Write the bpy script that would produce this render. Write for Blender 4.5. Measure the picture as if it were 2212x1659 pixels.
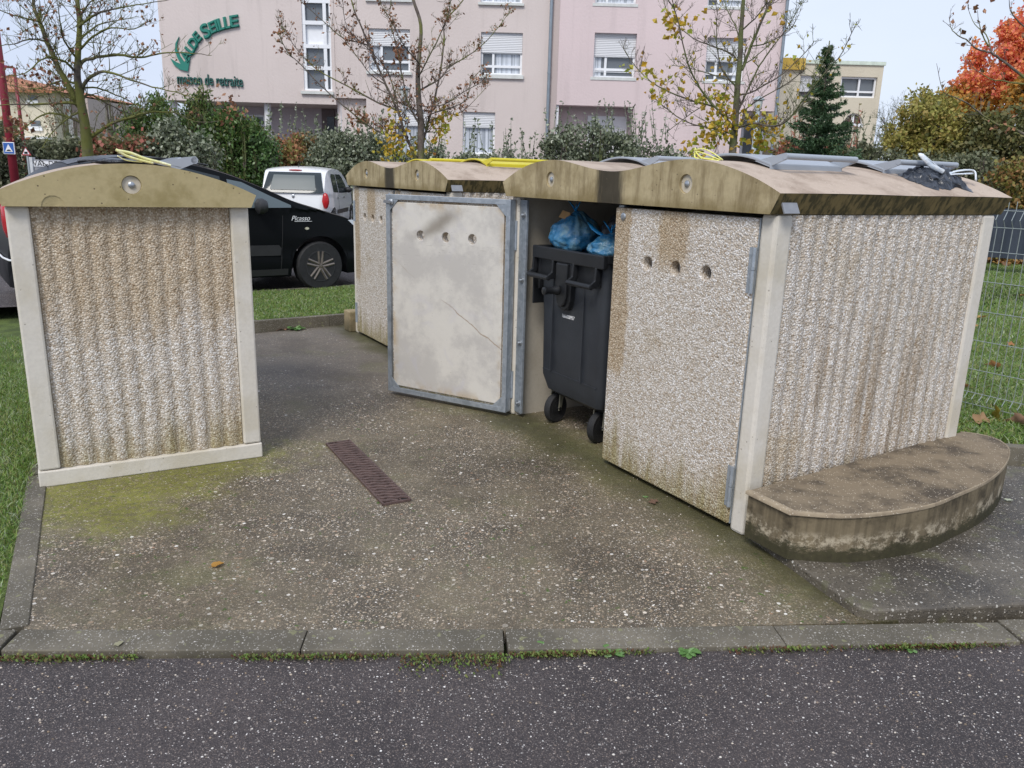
import bpy, bmesh, math, random
from mathutils import Vector, Matrix, noise
PI=math.pi; R=math.radians
random.seed(7)
for o in list(bpy.data.objects): bpy.data.objects.remove(o)
S=bpy.context.scene; COL=S.collection
# ------------------------------------------------------------------ camera
W_,H_=2212.,1659.; FPX=1720.; PITCH=math.atan(448.5/1720); ROLL=R(1.6); HC=1.6
Fv=Vector((0,math.cos(PITCH),-math.sin(PITCH))); _R=Vector((1,0,0)); _U=Vector((0,math.sin(PITCH),math.cos(PITCH)))
Rv=_R*math.cos(ROLL)+_U*math.sin(ROLL); Uv=_U*math.cos(ROLL)-_R*math.sin(ROLL); CAM=Vector((0,0,HC))
cd=bpy.data.cameras.new('camera'); cam=bpy.data.objects.new('camera',cd); COL.objects.link(cam)
cd.sensor_width=36; cd.lens=36*FPX/W_; cd.clip_start=.05; cd.clip_end=800
cam.matrix_world=Matrix.Translation(CAM)@Matrix((Rv,Uv,-Fv)).transposed().to_4x4()
S.camera=cam
# ------------------------------------------------------------------ world, sun, exposure
w=bpy.data.worlds.new("World"); S.world=w; w.use_nodes=True; nt=w.node_tree; nt.nodes.clear()
out=nt.nodes.new('ShaderNodeOutputWorld'); bg=nt.nodes.new('ShaderNodeBackground')
sky=nt.nodes.new('ShaderNodeTexSky'); sky.sky_type='NISHITA'; sky.sun_disc=False
sky.sun_elevation=R(48); sky.sun_rotation=R(200); sky.air_density=1.2; sky.dust_density=2.5
tc=nt.nodes.new('ShaderNodeTexCoord'); mp=nt.nodes.new('ShaderNodeMapping'); mp.inputs['Scale'].default_value=(1,1,2.6)
nz=nt.nodes.new('ShaderNodeTexNoise'); nz.inputs['Scale'].default_value=1.2; nz.inputs['Detail'].default_value=5; nz.inputs['Roughness'].default_value=.45
rp=nt.nodes.new('ShaderNodeValToRGB'); rp.color_ramp.elements[0].position=.3; rp.color_ramp.elements[0].color=(5.2,6.1,8.3,1)
rp.color_ramp.elements[1].position=.72; rp.color_ramp.elements[1].color=(7.8,8.6,10.1,1)
mx=nt.nodes.new('ShaderNodeMix'); mx.data_type='RGBA'; mx.inputs[0].default_value=.9
L=nt.links.new
L(tc.outputs['Generated'],mp.inputs[0]); L(mp.outputs[0],nz.inputs['Vector']); L(nz.outputs['Fac'],rp.inputs[0])
L(sky.outputs[0],mx.inputs[6]); L(rp.outputs[0],mx.inputs[7]); L(mx.outputs[2],bg.inputs[0]); bg.inputs[1].default_value=.068
L(bg.outputs[0],out.inputs[0])
sd=bpy.data.lights.new('sun','SUN'); sd.energy=1.5; sd.angle=R(22); sd.color=(1,.96,.9)
sun=bpy.data.objects.new('sun',sd); COL.objects.link(sun); sun.rotation_euler=(R(42),0,R(-20))
S.view_settings.view_transform='Standard'; S.view_settings.look='None'; S.view_settings.gamma=1
S.view_settings.exposure=.70
# ------------------------------------------------------------------ pixel helpers (2212 x 1659 photo coordinates -> world)
def ray(x,y): return Fv*FPX+Rv*(x-W_/2)-Uv*(y-H_/2)
def g(x,y,z=0.):
    d=ray(x,y); return CAM+d*((z-HC)/d.z)
def P(x,y,Y):
    d=ray(x,y); return CAM+d*(Y/d.y)
# ------------------------------------------------------------------ tags
def tag(o,label=None,cat=None,group=None,kind=None):
    if label: o['label']=label
    if cat: o['category']=cat
    if group: o['group']=group
    if kind: o['kind']=kind
    return o
def thing(name,label,cat,loc=(0,0,0),rz=0,group=None):
    o=bpy.data.objects.new(name,None); o.empty_display_size=.1; COL.objects.link(o)
    o.location=loc; o.rotation_euler=(0,0,rz); return tag(o,label,cat,group)
def copy_tree(o,parent=None):
    c=o.copy(); COL.objects.link(c); c.parent=parent
    for ch in [q for q in bpy.data.objects if q.parent==o]: copy_tree(ch,c)
    return c
# ------------------------------------------------------------------ mesh builder
class MB:
    def __init__(s): s.v=[]; s.f=[]; s.m=[]; s.M=Matrix(); s.mi=0
    def add(s,vs,fs):
        b=len(s.v); s.v+=[tuple(s.M@Vector(p)) for p in vs]; s.f+=[tuple(b+i for i in f) for f in fs]; s.m+=[s.mi]*len(fs); return s
    def box(s,x0,x1,y0,y1,z0,z1):
        return s.add([(x0,y0,z0),(x1,y0,z0),(x1,y1,z0),(x0,y1,z0),(x0,y0,z1),(x1,y0,z1),(x1,y1,z1),(x0,y1,z1)],
          [(0,3,2,1),(4,5,6,7),(0,1,5,4),(1,2,6,5),(2,3,7,6),(3,0,4,7)])
    def tube(s,pts,rad,n=8,cap=True,flat=1.):
        pts=[Vector(p) for p in pts]; k=len(pts)
        if not hasattr(rad,'__len__'): rad=[rad]*k
        vs=[];u=None
        for i,p in enumerate(pts):
            t=(pts[min(i+1,k-1)]-pts[max(i-1,0)])
            if t.length<1e-9: t=Vector((0,0,1))
            t.normalize()
            if u is None:
                a=Vector((0,0,1)) if abs(t.z)<.9 else Vector((1,0,0)); u=t.cross(a).normalized()
            else:
                u=(u-t*u.dot(t))
                if u.length<1e-6: u=t.orthogonal()
                u.normalize()
            v=t.cross(u)
            for j in range(n):
                a=2*PI*j/n; vs.append(p+(u*math.cos(a)+v*math.sin(a)*flat)*rad[i])
        fs=[(i*n+j,i*n+(j+1)%n,(i+1)*n+(j+1)%n,(i+1)*n+j) for i in range(k-1) for j in range(n)]
        if cap: fs+=[tuple(range(n-1,-1,-1)),tuple((k-1)*n+j for j in range(n))]
        return s.add(vs,fs)
    def cyl(s,a,b,r,r2=None,n=20): return s.tube([a,b],[r,r if r2 is None else r2],n)
    def prism(s,poly,ax,a,b):
        """poly of 2-D points; ax='y': (x,z) extruded along y from a to b; 'z': (x,y) along z; 'x': (y,z) along x"""
        n=len(poly)
        f={'y':lambda p,t:(p[0],t,p[1]),'z':lambda p,t:(p[0],p[1],t),'x':lambda p,t:(t,p[0],p[1])}[ax]
        vs=[f(p,a) for p in poly]+[f(p,b) for p in poly]
        return s.add(vs,[tuple(range(n-1,-1,-1)),tuple(range(n,2*n))]+[(i,(i+1)%n,n+(i+1)%n,n+i) for i in range(n)])
    def lathe(s,prof,n=24,c=(0,0,0),ax='z'):
        vs=[]
        for r,h in prof:
            for j in range(n):
                a=2*PI*j/n; x,y=r*math.cos(a),r*math.sin(a)
                vs.append({'z':(c[0]+x,c[1]+y,c[2]+h),'y':(c[0]+x,c[1]+h,c[2]+y),'x':(c[0]+h,c[1]+x,c[2]+y)}[ax])
        k=len(prof)
        return s.add(vs,[(i*n+j,i*n+(j+1)%n,(i+1)*n+(j+1)%n,(i+1)*n+j) for i in range(k-1) for j in range(n)]+[tuple(range(n-1,-1,-1)),tuple((k-1)*n+j for j in range(n))])
    def grid(s,fn,nu,nv):
        vs=[fn(i/nu,j/nv) for i in range(nu+1) for j in range(nv+1)]
        return s.add(vs,[(i*(nv+1)+j,(i+1)*(nv+1)+j,(i+1)*(nv+1)+j+1,i*(nv+1)+j+1) for i in range(nu) for j in range(nv)])
    def build(s,name,mat,parent=None,smooth=False,bevel=0,fix=True,seg=2):
        me=bpy.data.meshes.new(name); me.from_pydata(s.v,[],s.f)
        for m in (mat if isinstance(mat,(list,tuple)) else [mat]): me.materials.append(m)
        me.polygons.foreach_set('material_index',s.m)
        if fix:
            bm=bmesh.new(); bm.from_mesh(me); bmesh.ops.recalc_face_normals(bm,faces=bm.faces); bm.to_mesh(me); bm.free()
        if smooth: me.polygons.foreach_set('use_smooth',[True]*len(me.polygons))
        me.update(); o=bpy.data.objects.new(name,me); COL.objects.link(o); o.parent=parent
        if bevel:
            b=o.modifiers.new('bevel','BEVEL'); b.width=bevel; b.segments=seg; b.limit_method='ANGLE'; b.angle_limit=R(40)
        if smooth=='auto':
            for p in me.polygons: p.use_smooth=True
            me.set_sharp_from_angle(angle=R(38))
        return o
def cut(o,cut_mb):
    """real holes: subtract a builder's solid from the object's mesh"""
    c=cut_mb.build('cutter',[],None); md=o.modifiers.new('b','BOOLEAN'); md.object=c; md.operation='DIFFERENCE'; md.solver='EXACT'
    o.modifiers.move(len(o.modifiers)-1,0)
    others=[m for m in o.modifiers if m.type!='BOOLEAN']; st=[m.show_viewport for m in others]
    for m in others: m.show_viewport=False
    c.parent=o.parent; 
    bpy.context.view_layer.update(); dg=bpy.context.evaluated_depsgraph_get()
    me=bpy.data.meshes.new_from_object(o.evaluated_get(dg)); old=o.data; o.data=me; me.name=o.name
    o.modifiers.remove(md)
    for m,q in zip(others,st): m.show_viewport=q
    bpy.data.objects.remove(c)
# ------------------------------------------------------------------ materials
class NT:
    def __init__(s,name):
        s.mat=bpy.data.materials.new(name); s.mat.use_nodes=True; s.t=s.mat.node_tree; s.b=s.t.nodes['Principled BSDF']
        s.co=s.t.nodes.new('ShaderNodeTexCoord'); s.geo=None
    def set(s,i,v):
        if hasattr(v,'is_linked') or hasattr(v,'links'): s.t.links.new(v,i)
        else: i.default_value=(tuple(v)+(1,) if hasattr(v,'__len__') and len(v)==3 and i.type=='RGBA' else v)
    def obj(s,sc=(1,1,1)):
        m=s.t.nodes.new('ShaderNodeMapping'); m.inputs['Scale'].default_value=sc; s.t.links.new(s.co.outputs['Object'],m.inputs[0]); return m.outputs[0]
    def pos(s):
        if not s.geo: s.geo=s.t.nodes.new('ShaderNodeNewGeometry')
        return s.geo.outputs['Position']
    def noise(s,v,sc,de=4,ro=.55,dis=0):
        n=s.t.nodes.new('ShaderNodeTexNoise'); s.set(n.inputs['Vector'],v); n.inputs['Scale'].default_value=sc; n.inputs['Detail'].default_value=de; n.inputs['Roughness'].default_value=ro; n.inputs['Distortion'].default_value=dis; return n.outputs['Fac']
    def vor(s,v,sc,feat='F1',rnd=1,dim='3D'):
        n=s.t.nodes.new('ShaderNodeTexVoronoi'); n.feature=feat; n.voronoi_dimensions=dim; s.set(n.inputs['Vector'],v); n.inputs['Scale'].default_value=sc; n.inputs['Randomness'].default_value=rnd
        return n.outputs
    def ramp(s,f,st,interp='LINEAR'):
        n=s.t.nodes.new('ShaderNodeValToRGB'); r=n.color_ramp; r.interpolation=interp
        for i,(p,c) in enumerate(st):
            e=r.elements[i] if i<2 else r.elements.new(p)
            e.position=p; e.color=(c,c,c,1) if not hasattr(c,'__len__') else tuple(c)+(1,)
        s.set(n.inputs[0],f); return n.outputs[0]
    def mix(s,f,a,b,mode='MIX'):
        n=s.t.nodes.new('ShaderNodeMix'); n.data_type='RGBA'; n.blend_type=mode; s.set(n.inputs[0],f); s.set(n.inputs[6],a); s.set(n.inputs[7],b); return n.outputs[2]
    def math(s,op,a,b=0,cl=False):
        n=s.t.nodes.new('ShaderNodeMath'); n.operation=op; n.use_clamp=cl; s.set(n.inputs[0],a); s.set(n.inputs[1],b); return n.outputs[0]
    def sep(s,v):
        n=s.t.nodes.new('ShaderNodeSeparateXYZ'); s.set(n.inputs[0],v); return n.outputs
    def smooth(s,v,a,b):
        n=s.t.nodes.new('ShaderNodeMapRange'); n.interpolation_type='SMOOTHSTEP'; s.set(n.inputs[0],v); n.inputs[1].default_value=a; n.inputs[2].default_value=b; return n.outputs[0]
    def bump(s,h,st=.5,d=.01,prev=None):
        n=s.t.nodes.new('ShaderNodeBump'); n.inputs['Strength'].default_value=st; n.inputs['Distance'].default_value=d; s.set(n.inputs['Height'],h)
        if prev is not None: s.set(n.inputs['Normal'],prev)
        return n.outputs[0]
    def done(s,col,rough=.8,nrm=None,**k):
        s.set(s.b.inputs['Base Color'],col); s.set(s.b.inputs['Roughness'],rough)
        if nrm is not None: s.set(s.b.inputs['Normal'],nrm)
        for a,v in k.items(): s.set(s.b.inputs[a.replace('_',' ')],v)
        return s.mat
def plain(name,c,rough=.5,var=.15,sc=8,metal=0,bump=0,**k):
    n=NT(name); o=n.obj(); f=n.noise(o,sc,4)
    col=n.mix(n.ramp(f,[(.3,0.),(.7,1.)]),tuple(x*(1-var) for x in c),tuple(min(1,x*(1+var)) for x in c))
    nr=n.bump(n.noise(o,sc*12,2),bump,.005) if bump else None
    return n.done(col,rough,nr,Metallic=metal,**k)
def pebble(name,stain=None,sc=112,white=1.):
    n=NT(name); o=n.obj()
    v=n.vor(o,sc); cell=n.sep(v['Color'])[0]
    c=n.ramp(cell,[(0.,(.36,.26,.17)),(.15,(.52,.44,.34)),(.45,(.68,.61,.53)),(.75,(.78,.735,.68)),(1.,(.95,.93,.90))])
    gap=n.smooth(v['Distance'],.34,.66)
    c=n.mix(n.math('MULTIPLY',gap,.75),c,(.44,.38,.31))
    big=n.noise(o,1.6,4,.6); col=n.mix(n.math('MULTIPLY',n.smooth(big,.50,.72),.6),c,n.mix(1.,c,(.74,.66,.50),'MULTIPLY'))
    if white<1: col=n.mix(1.,col,(white,white*.97,white*.92),'MULTIPLY')
    z=n.sep(o)[2]
    # algae creeping up from the foot of the panel, in vertical runs
    run=n.noise(n.obj((9,9,.6)),1.5,3,.6)
    low=n.math('SUBTRACT',n.math('MULTIPLY',run,1.0),n.math('MULTIPLY',z,1.5))
    col=n.mix(n.math('MULTIPLY',n.smooth(low,.05,.55),.85),col,n.mix(1.,c,(.46,.41,.18),'MULTIPLY'))
    if stain: col=stain(n,o,col,c)
    h=n.math('SUBTRACT',1.,n.math('MULTIPLY',v['Distance'],1.)); h2=n.noise(o,28,3)
    nr=n.bump(h,.8,.006,n.bump(h2,.5,.012))
    return n.done(col,.5,nr)
def groove(n,o,col,c,v,v0,pitch,z):
    g_=n.math('COSINE',n.math('MULTIPLY',n.math('SUBTRACT',v,v0),2*PI/pitch))
    m=n.math('ADD',n.math('MULTIPLY',n.smooth(n.noise(n.obj((3,3,1.1)),1.3,5,.7),.40,.60),.55),n.math('MULTIPLY',n.smooth(z,.65,.15),.45))
    return n.mix(n.math('MULTIPLY',n.math('MULTIPLY',n.smooth(g_,-.1,.95),m),.46),col,n.mix(1.,c,(.50,.43,.29),'MULTIPLY'))
def stain_left(n,o,col,c):
    x,y,z=n.sep(o)[0],n.sep(o)[1],n.sep(o)[2]
    col=groove(n,o,col,c,x,.10,.081,z)
    f=n.smooth(n.math('ADD',z,n.math('MULTIPLY',n.noise(n.obj((5,5,.8)),1.4,4,.65),.85)),1.08,1.40)
    f=n.math('MULTIPLY',f,.72); return n.mix(f,col,n.mix(1.,c,(.72,.60,.42),'MULTIPLY'))
def stain_door(n,o,col,c):
    s=n.sep(o); x,z=s[0],s[2]; wob=n.math('MULTIPLY',n.noise(o,5,4,.6),.16)
    a=n.math('MULTIPLY',n.smooth(n.math('ADD',x,wob),.235,.205),n.smooth(n.math('ADD',z,wob),.60,.68))
    b=n.math('MULTIPLY',n.smooth(n.math('ABSOLUTE',n.math('ADD',n.math('SUBTRACT',x,.56),wob)),.13,.08),n.smooth(z,1.12,1.25))
    f=n.math('MAXIMUM',a,b); col=n.mix(n.math('MULTIPLY',f,.7),col,n.mix(1.,c,(.66,.52,.32),'MULTIPLY'))
    return col
def stain_side(n,o,col,c):
    col=groove(n,o,col,c,n.sep(o)[1],.105,.084,n.sep(o)[2])
    r=n.noise(n.obj((7,7,.35)),2.2,4,.6); f=n.math('MULTIPLY',n.smooth(r,.50,.64),n.smooth(n.sep(o)[2],1.35,.5))
    return n.mix(n.math('MULTIPLY',f,.6),col,n.mix(1.,c,(.42,.31,.17),'MULTIPLY'))
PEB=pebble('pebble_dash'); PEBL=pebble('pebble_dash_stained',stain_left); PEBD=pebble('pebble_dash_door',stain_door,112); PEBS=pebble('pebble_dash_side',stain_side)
def conc(name,c,dirt=(.2,.17,.11),amt=.5,sc=3,pit=.5,rough=.8,streak=0,foot=0,black=None,speck=0):
    n=NT(name); o=n.obj(); f=n.noise(o,sc,6,.65)
    col=n.mix(n.math('MULTIPLY',n.smooth(f,.42,.66),amt),c,dirt)
    f2=n.noise(o,60,3); col=n.mix(n.math('MULTIPLY',n.smooth(f2,.3,.75),.25),col,tuple(x*.72 for x in c))
    if streak:
        st=n.noise(n.obj((22,22,.9)),1.6,3,.6); col=n.mix(n.math('MULTIPLY',n.smooth(st,.42,.62),streak),col,dirt)
    if foot:
        z=n.sep(o)[2]; q=n.math('SUBTRACT',n.math('MULTIPLY',n.noise(n.obj((1,1,.7)),6,5,.7),.36),z)
        col=n.mix(n.math('MULTIPLY',n.smooth(q,-.02,.12),foot),col,(.045,.04,.025))
    if black: col=black(n,o,col)
    pits=n.vor(o,34); pm=n.math('MULTIPLY',n.smooth(pits['Distance'],.16,.09),n.smooth(n.sep(pits['Color'])[0],.72,.78))
    col=n.mix(n.math('MULTIPLY',pm,pit),col,(.13,.10,.06))
    if speck:
        sv=n.vor(o,115); sm=n.math('MULTIPLY',n.smooth(sv['Distance'],.32,.2),n.smooth(n.sep(sv['Color'])[1],1-speck,1-speck+.03)); col=n.mix(sm,col,(.62,.55,.44))
    nr=n.bump(n.math('SUBTRACT',n.noise(o,40,4,.6),pm),.35,.004)
    return n.done(col,rough,nr,Specular_IOR_Level=.25)
def blk_valley(n,o,col):
    s=n.sep(o); x,z=s[0],s[2]; wob=n.math('MULTIPLY',n.math('SUBTRACT',n.noise(n.obj((8,8,1.2)),2,4,.65),.5),.22)
    f=n.smooth(n.math('ABSOLUTE',n.math('ADD',x,wob)),.15,.05)
    e=n.math('MULTIPLY',n.smooth(n.noise(n.obj((7,7,.9)),1.2,6,.75),.47,.64),.62)
    lo=n.math('MULTIPLY',n.smooth(n.math('ADD',z,n.math('MULTIPLY',n.noise(o,9,5,.7),.12)),1.60,1.53),.65)
    col=n.mix(e,col,(.17,.125,.06)); col=n.mix(lo,col,(.20,.15,.06))
    return n.mix(n.math('MULTIPLY',f,.93),col,(.035,.03,.022))
def bench_foot(n,o,col):
    z=n.sep(o)[2]; f=n.noise(n.obj((1,1,2)),10,7,.85); q=n.math('SUBTRACT',n.math('MULTIPLY',f,.30),z)
    ef=n.math('MULTIPLY',n.smooth(n.noise(o,13,6,.8),.46,.60),n.smooth(n.math('ABSOLUTE',n.math('SUBTRACT',z,.085)),.06,.01))
    col=n.mix(n.math('MULTIPLY',ef,.8),col,(.52,.45,.33))
    return n.mix(n.math('MULTIPLY',n.smooth(q,.072,.108),.92),col,n.mix(n.noise(o,40,3),(.02,.018,.012),(.07,.065,.03)))
ROOF_F=conc('ochre_concrete',(.45,.37,.20),(.27,.215,.09),.8,5,.95)
ROOF_A=conc('ochre_concrete_stained',(.47,.385,.23),(.25,.19,.09),.75,5,.8,black=blk_valley)
ROOF_T=conc('worn_roof_concrete',(.50,.405,.325),(.27,.20,.15),.8,3.4,.5,speck=.12)
ROOF_E=conc('algae_streaked_concrete',(.22,.165,.07),(.05,.045,.022),.6,9,.3,streak=.85)
POST=conc('cream_concrete',(.68,.635,.56),(.52,.46,.34),.65,2.2,.5,foot=.0)
INNERP=conc('pale_recess_concrete',(.58,.52,.42),(.40,.34,.22),.6,14,.5)
INNER=conc('inner_wall_concrete',(.46,.415,.34),(.30,.25,.18),.5,3,.3)  # tone darkened to put depth shade into the shelter interiors
BENCH=conc('bench_concrete',(.20,.16,.10),(.045,.036,.023),1.,5,.6,foot=.0,streak=.35,black=bench_foot)
BENCHT=conc('bench_top_concrete',(.235,.185,.125),(.075,.06,.045),1.,5.,.5,speck=.25)
def smooth_panel():
    n=NT('smooth_door_concrete'); o=n.obj(); s=n.sep(o); x,z=s[0],s[2]
    col=n.mix(n.smooth(n.noise(o,2.6,7,.72),.40,.60),(.62,.59,.535),(.49,.465,.43))
    col=n.mix(n.math('MULTIPLY',n.smooth(n.noise(o,4.5,3,.5,1.5),.55,.75),.35),col,(.50,.48,.52))
    # brown dirt along the foot and rim
    ed=n.math('MAXIMUM',n.smooth(z,.16,.05),n.math('MAXIMUM',n.smooth(n.math('ABSOLUTE',n.math('SUBTRACT',x,.5)),.40,.47),n.smooth(z,1.32,1.42)))
    col=n.mix(n.math('MULTIPLY',n.math('MULTIPLY',ed,n.smooth(n.noise(o,7,5,.7),.42,.62)),.7),col,(.42,.30,.15))
    # dark smudge above the holes, running up to the left
    dx=n.math('SUBTRACT',n.math('ADD',n.math('SUBTRACT',x,.5),n.math('MULTIPLY',n.math('SUBTRACT',z,1.28),1.3)),n.math('MULTIPLY',n.noise(o,6,4,.6),.12))
    sm=n.math('MULTIPLY',n.smooth(n.math('ABSOLUTE',dx),.16,.0),n.smooth(n.math('ABSOLUTE',n.math('SUBTRACT',z,1.27)),.14,.04))
    col=n.mix(n.math('MULTIPLY',sm,.75),col,(.20,.17,.13))
    ln=n.smooth(n.math('ABSOLUTE',n.math('ADD',n.math('SUBTRACT',z,n.math('ADD',.42,n.math('MULTIPLY',x,.62))),n.math('MULTIPLY',n.math('SUBTRACT',n.noise(o,3,4),.5),.16))),.007,.002)
    col=n.mix(n.math('MULTIPLY',ln,n.smooth(n.noise(o,2,2),.38,.5)),col,(.36,.29,.22))
    sc=n.smooth(n.noise(n.obj((3,3,60)),2.2,3,.7),.66,.70); col=n.mix(n.math('MULTIPLY',n.math('MULTIPLY',sc,n.smooth(n.math('ABSOLUTE',n.math('SUBTRACT',z,1.08)),.12,.03)),.6),col,(.24,.22,.2))
    p=n.vor(o,50); pm=n.math('MULTIPLY',n.smooth(p['Distance'],.12,.06),n.smooth(n.sep(p['Color'])[0],.8,.85)); col=n.mix(pm,col,(.25,.22,.18))
    return n.done(col,.7,n.bump(n.noise(o,18,5,.6),.25,.006))
SMOOTH=smooth_panel()
def galv():
    n=NT('galvanised_steel'); o=n.obj(); v=n.vor(o,45); col=n.mix(n.sep(v['Color'])[0],(.34,.38,.42),(.45,.49,.53))
    col=n.mix(n.smooth(n.noise(o,5,4),.5,.75),col,(.24,.27,.30)); return n.done(col,.42,n.bump(n.noise(o,14,3),.1,.004),Metallic=.55)
GALV=galv(); PLATE=plain('grey_plate',(.30,.31,.33),.45,.1,20,.3)
LIDG=plain('grey_lid_plastic',(.33,.36,.40),.38,.06,5); LIDY=plain('yellow_lid_plastic',(.62,.54,.03),.45,.06,5)
BOLT=plain('bolt_steel',(.42,.44,.46),.35,.2,40,.8); BLACKM=plain('dark_gap',(.02,.02,.02),.8)
# ------------------------------------------------------------------ ground materials (world coordinates)
def stones(n,p,base,sizes,dim='2D'):
    """binder with stones of several sizes set into it"""
    col=base; hs=[]
    for sc,cover,pal in sizes:
        v=n.vor(p,sc,dim=dim); cs=n.sep(v['Color']); m=n.math('MULTIPLY',n.smooth(v['Distance'],.46,.36),n.smooth(cs[1],1-cover,1-cover+.02))
        col=n.mix(m,col,n.ramp(cs[0],pal)); hs.append(m)
    return col,hs
def m_yard():
    n=NT('exposed_aggregate_concrete'); p=n.pos(); s=n.sep(p)
    x,y=s[0],s[1]
    b=n.mix(n.smooth(n.noise(p,1.3,6,.65),.38,.66),(.085,.072,.050),(.20,.165,.108))
    b=n.mix(n.smooth(n.noise(p,120,2),.35,.7),b,n.mix(.5,b,(.07,.055,.045)))
    film=n.smooth(n.noise(p,2.4,5,.6),.40,.62)
    col,h=stones(n,p,b,[(150,.7,[(0.,(.045,.036,.028)),(.5,(.19,.150,.105)),(.9,(.40,.33,.25)),(1.,(.8,.75,.66))]),
        (96,.30,[(0.,(.09,.065,.045)),(.4,(.26,.19,.12)),(.75,(.46,.37,.25)),(.95,(.58,.50,.41)),(1.,(.85,.8,.73))]),
        (52,.05,[(0.,(.30,.17,.10)),(.6,(.60,.50,.38)),(1.,(.95,.92,.85))]),
        (36,.010,[(0.,(.40,.28,.18)),(1.,(.80,.74,.64))])])
    col=n.mix(n.math('MULTIPLY',film,.5),col,n.mix(.6,b,(.22,.18,.115)))
    # yellow-green moss in front of the left shelter and olive algae by the opening
    dl=n.math('ABSOLUTE',n.math('ADD',n.math('SUBTRACT',n.math('MULTIPLY',n.math('ADD',x,2.391),-.494),n.math('MULTIPLY',n.math('SUBTRACT',y,3.786),-.869)),0.))
    front=n.math('SUBTRACT',n.math('MULTIPLY',n.math('ADD',x,2.391),.494),n.math('MULTIPLY',n.math('SUBTRACT',y,3.786),.869))
    al=n.math('ADD',n.math('MULTIPLY',n.math('ADD',x,2.391),.869),n.math('MULTIPLY',n.math('SUBTRACT',y,3.786),.494))
    mo=n.math('SUBTRACT',n.math('ADD',n.math('MULTIPLY',n.noise(p,4.2,7,.75),.72),.10),n.math('ADD',n.math('MULTIPLY',n.math('ABSOLUTE',front),.46),n.math('MULTIPLY',n.math('ABSOLUTE',n.math('SUBTRACT',al,.30)),.36)))
    mk=n.math('MULTIPLY',n.math('MULTIPLY',n.smooth(mo,-.03,.24),n.math('ADD',.45,n.math('MULTIPLY',n.smooth(n.noise(p,26,5,.75),.38,.56),.55))),n.math('SUBTRACT',1.,n.math('MULTIPLY',h[1],.6)))
    col=n.mix(n.math('MULTIPLY',mk,.95),col,n.mix(n.noise(p,30,3),(.13,.14,.025),(.34,.33,.06)))
    fd=n.math('SUBTRACT',n.math('MULTIPLY',n.math('SUBTRACT',x,.019),.863),n.math('MULTIPLY',n.math('SUBTRACT',y,5.269),-.505))
    mo2=n.math('SUBTRACT',n.math('MULTIPLY',n.noise(p,2.1,6,.7),.9),n.math('MULTIPLY',n.math('ABSOLUTE',fd),.75))
    col=n.mix(n.math('MULTIPLY',n.smooth(mo2,.18,.46),.6),col,n.mix(n.noise(p,24,3),(.10,.095,.03),(.20,.18,.06)))
    dots=n.math('MULTIPLY',n.smooth(n.noise(p,22,4,.6),.62,.68),n.smooth(n.noise(p,1.1,2),.44,.56)); col=n.mix(dots,col,(.07,.12,.02))
    rear=n.smooth(n.math('ADD',y,n.math('MULTIPLY',n.noise(p,1.5,3),1.)),5.6,7.2); col=n.mix(n.math('MULTIPLY',rear,.55),col,(.15,.135,.125))
    # darker mossy / damp growth along the feet of the shelters, worn-in dirt elsewhere
    fa=n.math('ADD',n.math('MULTIPLY',n.math('SUBTRACT',x,.019),.863),n.math('MULTIPLY',n.math('SUBTRACT',y,5.269),.505))
    w1=n.math('SUBTRACT',n.math('MULTIPLY',n.noise(p,3.1,6,.7),.55),n.math('MULTIPLY',n.math('ABSOLUTE',n.math('ADD',fa,.03)),.9))
    col=n.mix(n.math('MULTIPLY',n.smooth(w1,.05,.27),.8),col,n.mix(n.noise(p,18,4,.7),(.035,.032,.018),(.10,.095,.035)))
    dk=n.smooth(n.noise(p,.9,7,.72),.47,.60); col=n.mix(n.math('MULTIPLY',dk,.55),col,n.mix(1.,col,(.50,.48,.46),'MULTIPLY'))
    gm=n.math('MULTIPLY',n.smooth(n.noise(p,1.25,7,.7),.53,.66),.40); col=n.mix(gm,col,(.14,.14,.055))
    hh=n.math('MAXIMUM',h[0],n.math('MAXIMUM',h[1],h[2]))
    return n.done(col,.58,n.bump(hh,.6,.004,n.bump(n.noise(p,6,4),.3,.02)))
def m_asphalt(name,dark=1.):
    n=NT(name); p=n.pos()
    b=n.mix(n.smooth(n.noise(p,1.7,5,.6),.35,.7),(.038*dark,.031*dark,.031*dark),(.070*dark,.057*dark,.055*dark))
    col,h=stones(n,p,b,[(230,.8,[(0.,(.02,.018,.02)),(.6,(.085,.07,.068)),(.97,(.19,.16,.145)),(1.,(.6,.57,.54))]),
        (185,.17,[(0.,(.05,.04,.036)),(.6,(.17,.13,.11)),(.9,(.34,.29,.26)),(1.,(.85,.8,.76))]),(115,.02,[(0.,(.35,.28,.22)),(1.,(.88,.85,.8))])])
    hh=n.math('MAXIMUM',h[0],h[1])
    return n.done(col,.72,n.bump(hh,.7,.004,n.bump(n.noise(p,60,3),.6,.006)))
def m_kerb():
    n=NT('kerb_concrete'); p=n.pos(); b=n.mix(n.smooth(n.noise(p,2.2,6,.65),.38,.68),(.10,.088,.064),(.18,.158,.118))
    col,h=stones(n,p,b,[(160,.35,[(0.,(.09,.08,.07)),(1.,(.42,.39,.34))]),(120,.03,[(0.,(.35,.32,.27)),(1.,(.6,.57,.52))])],'3D')
    li=n.smooth(n.noise(p,26,3,.5),.64,.69); col=n.mix(n.math('MULTIPLY',li,.5),col,(.27,.27,.13))
    return n.done(col,.75,n.bump(h[0],.3,.003))
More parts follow.
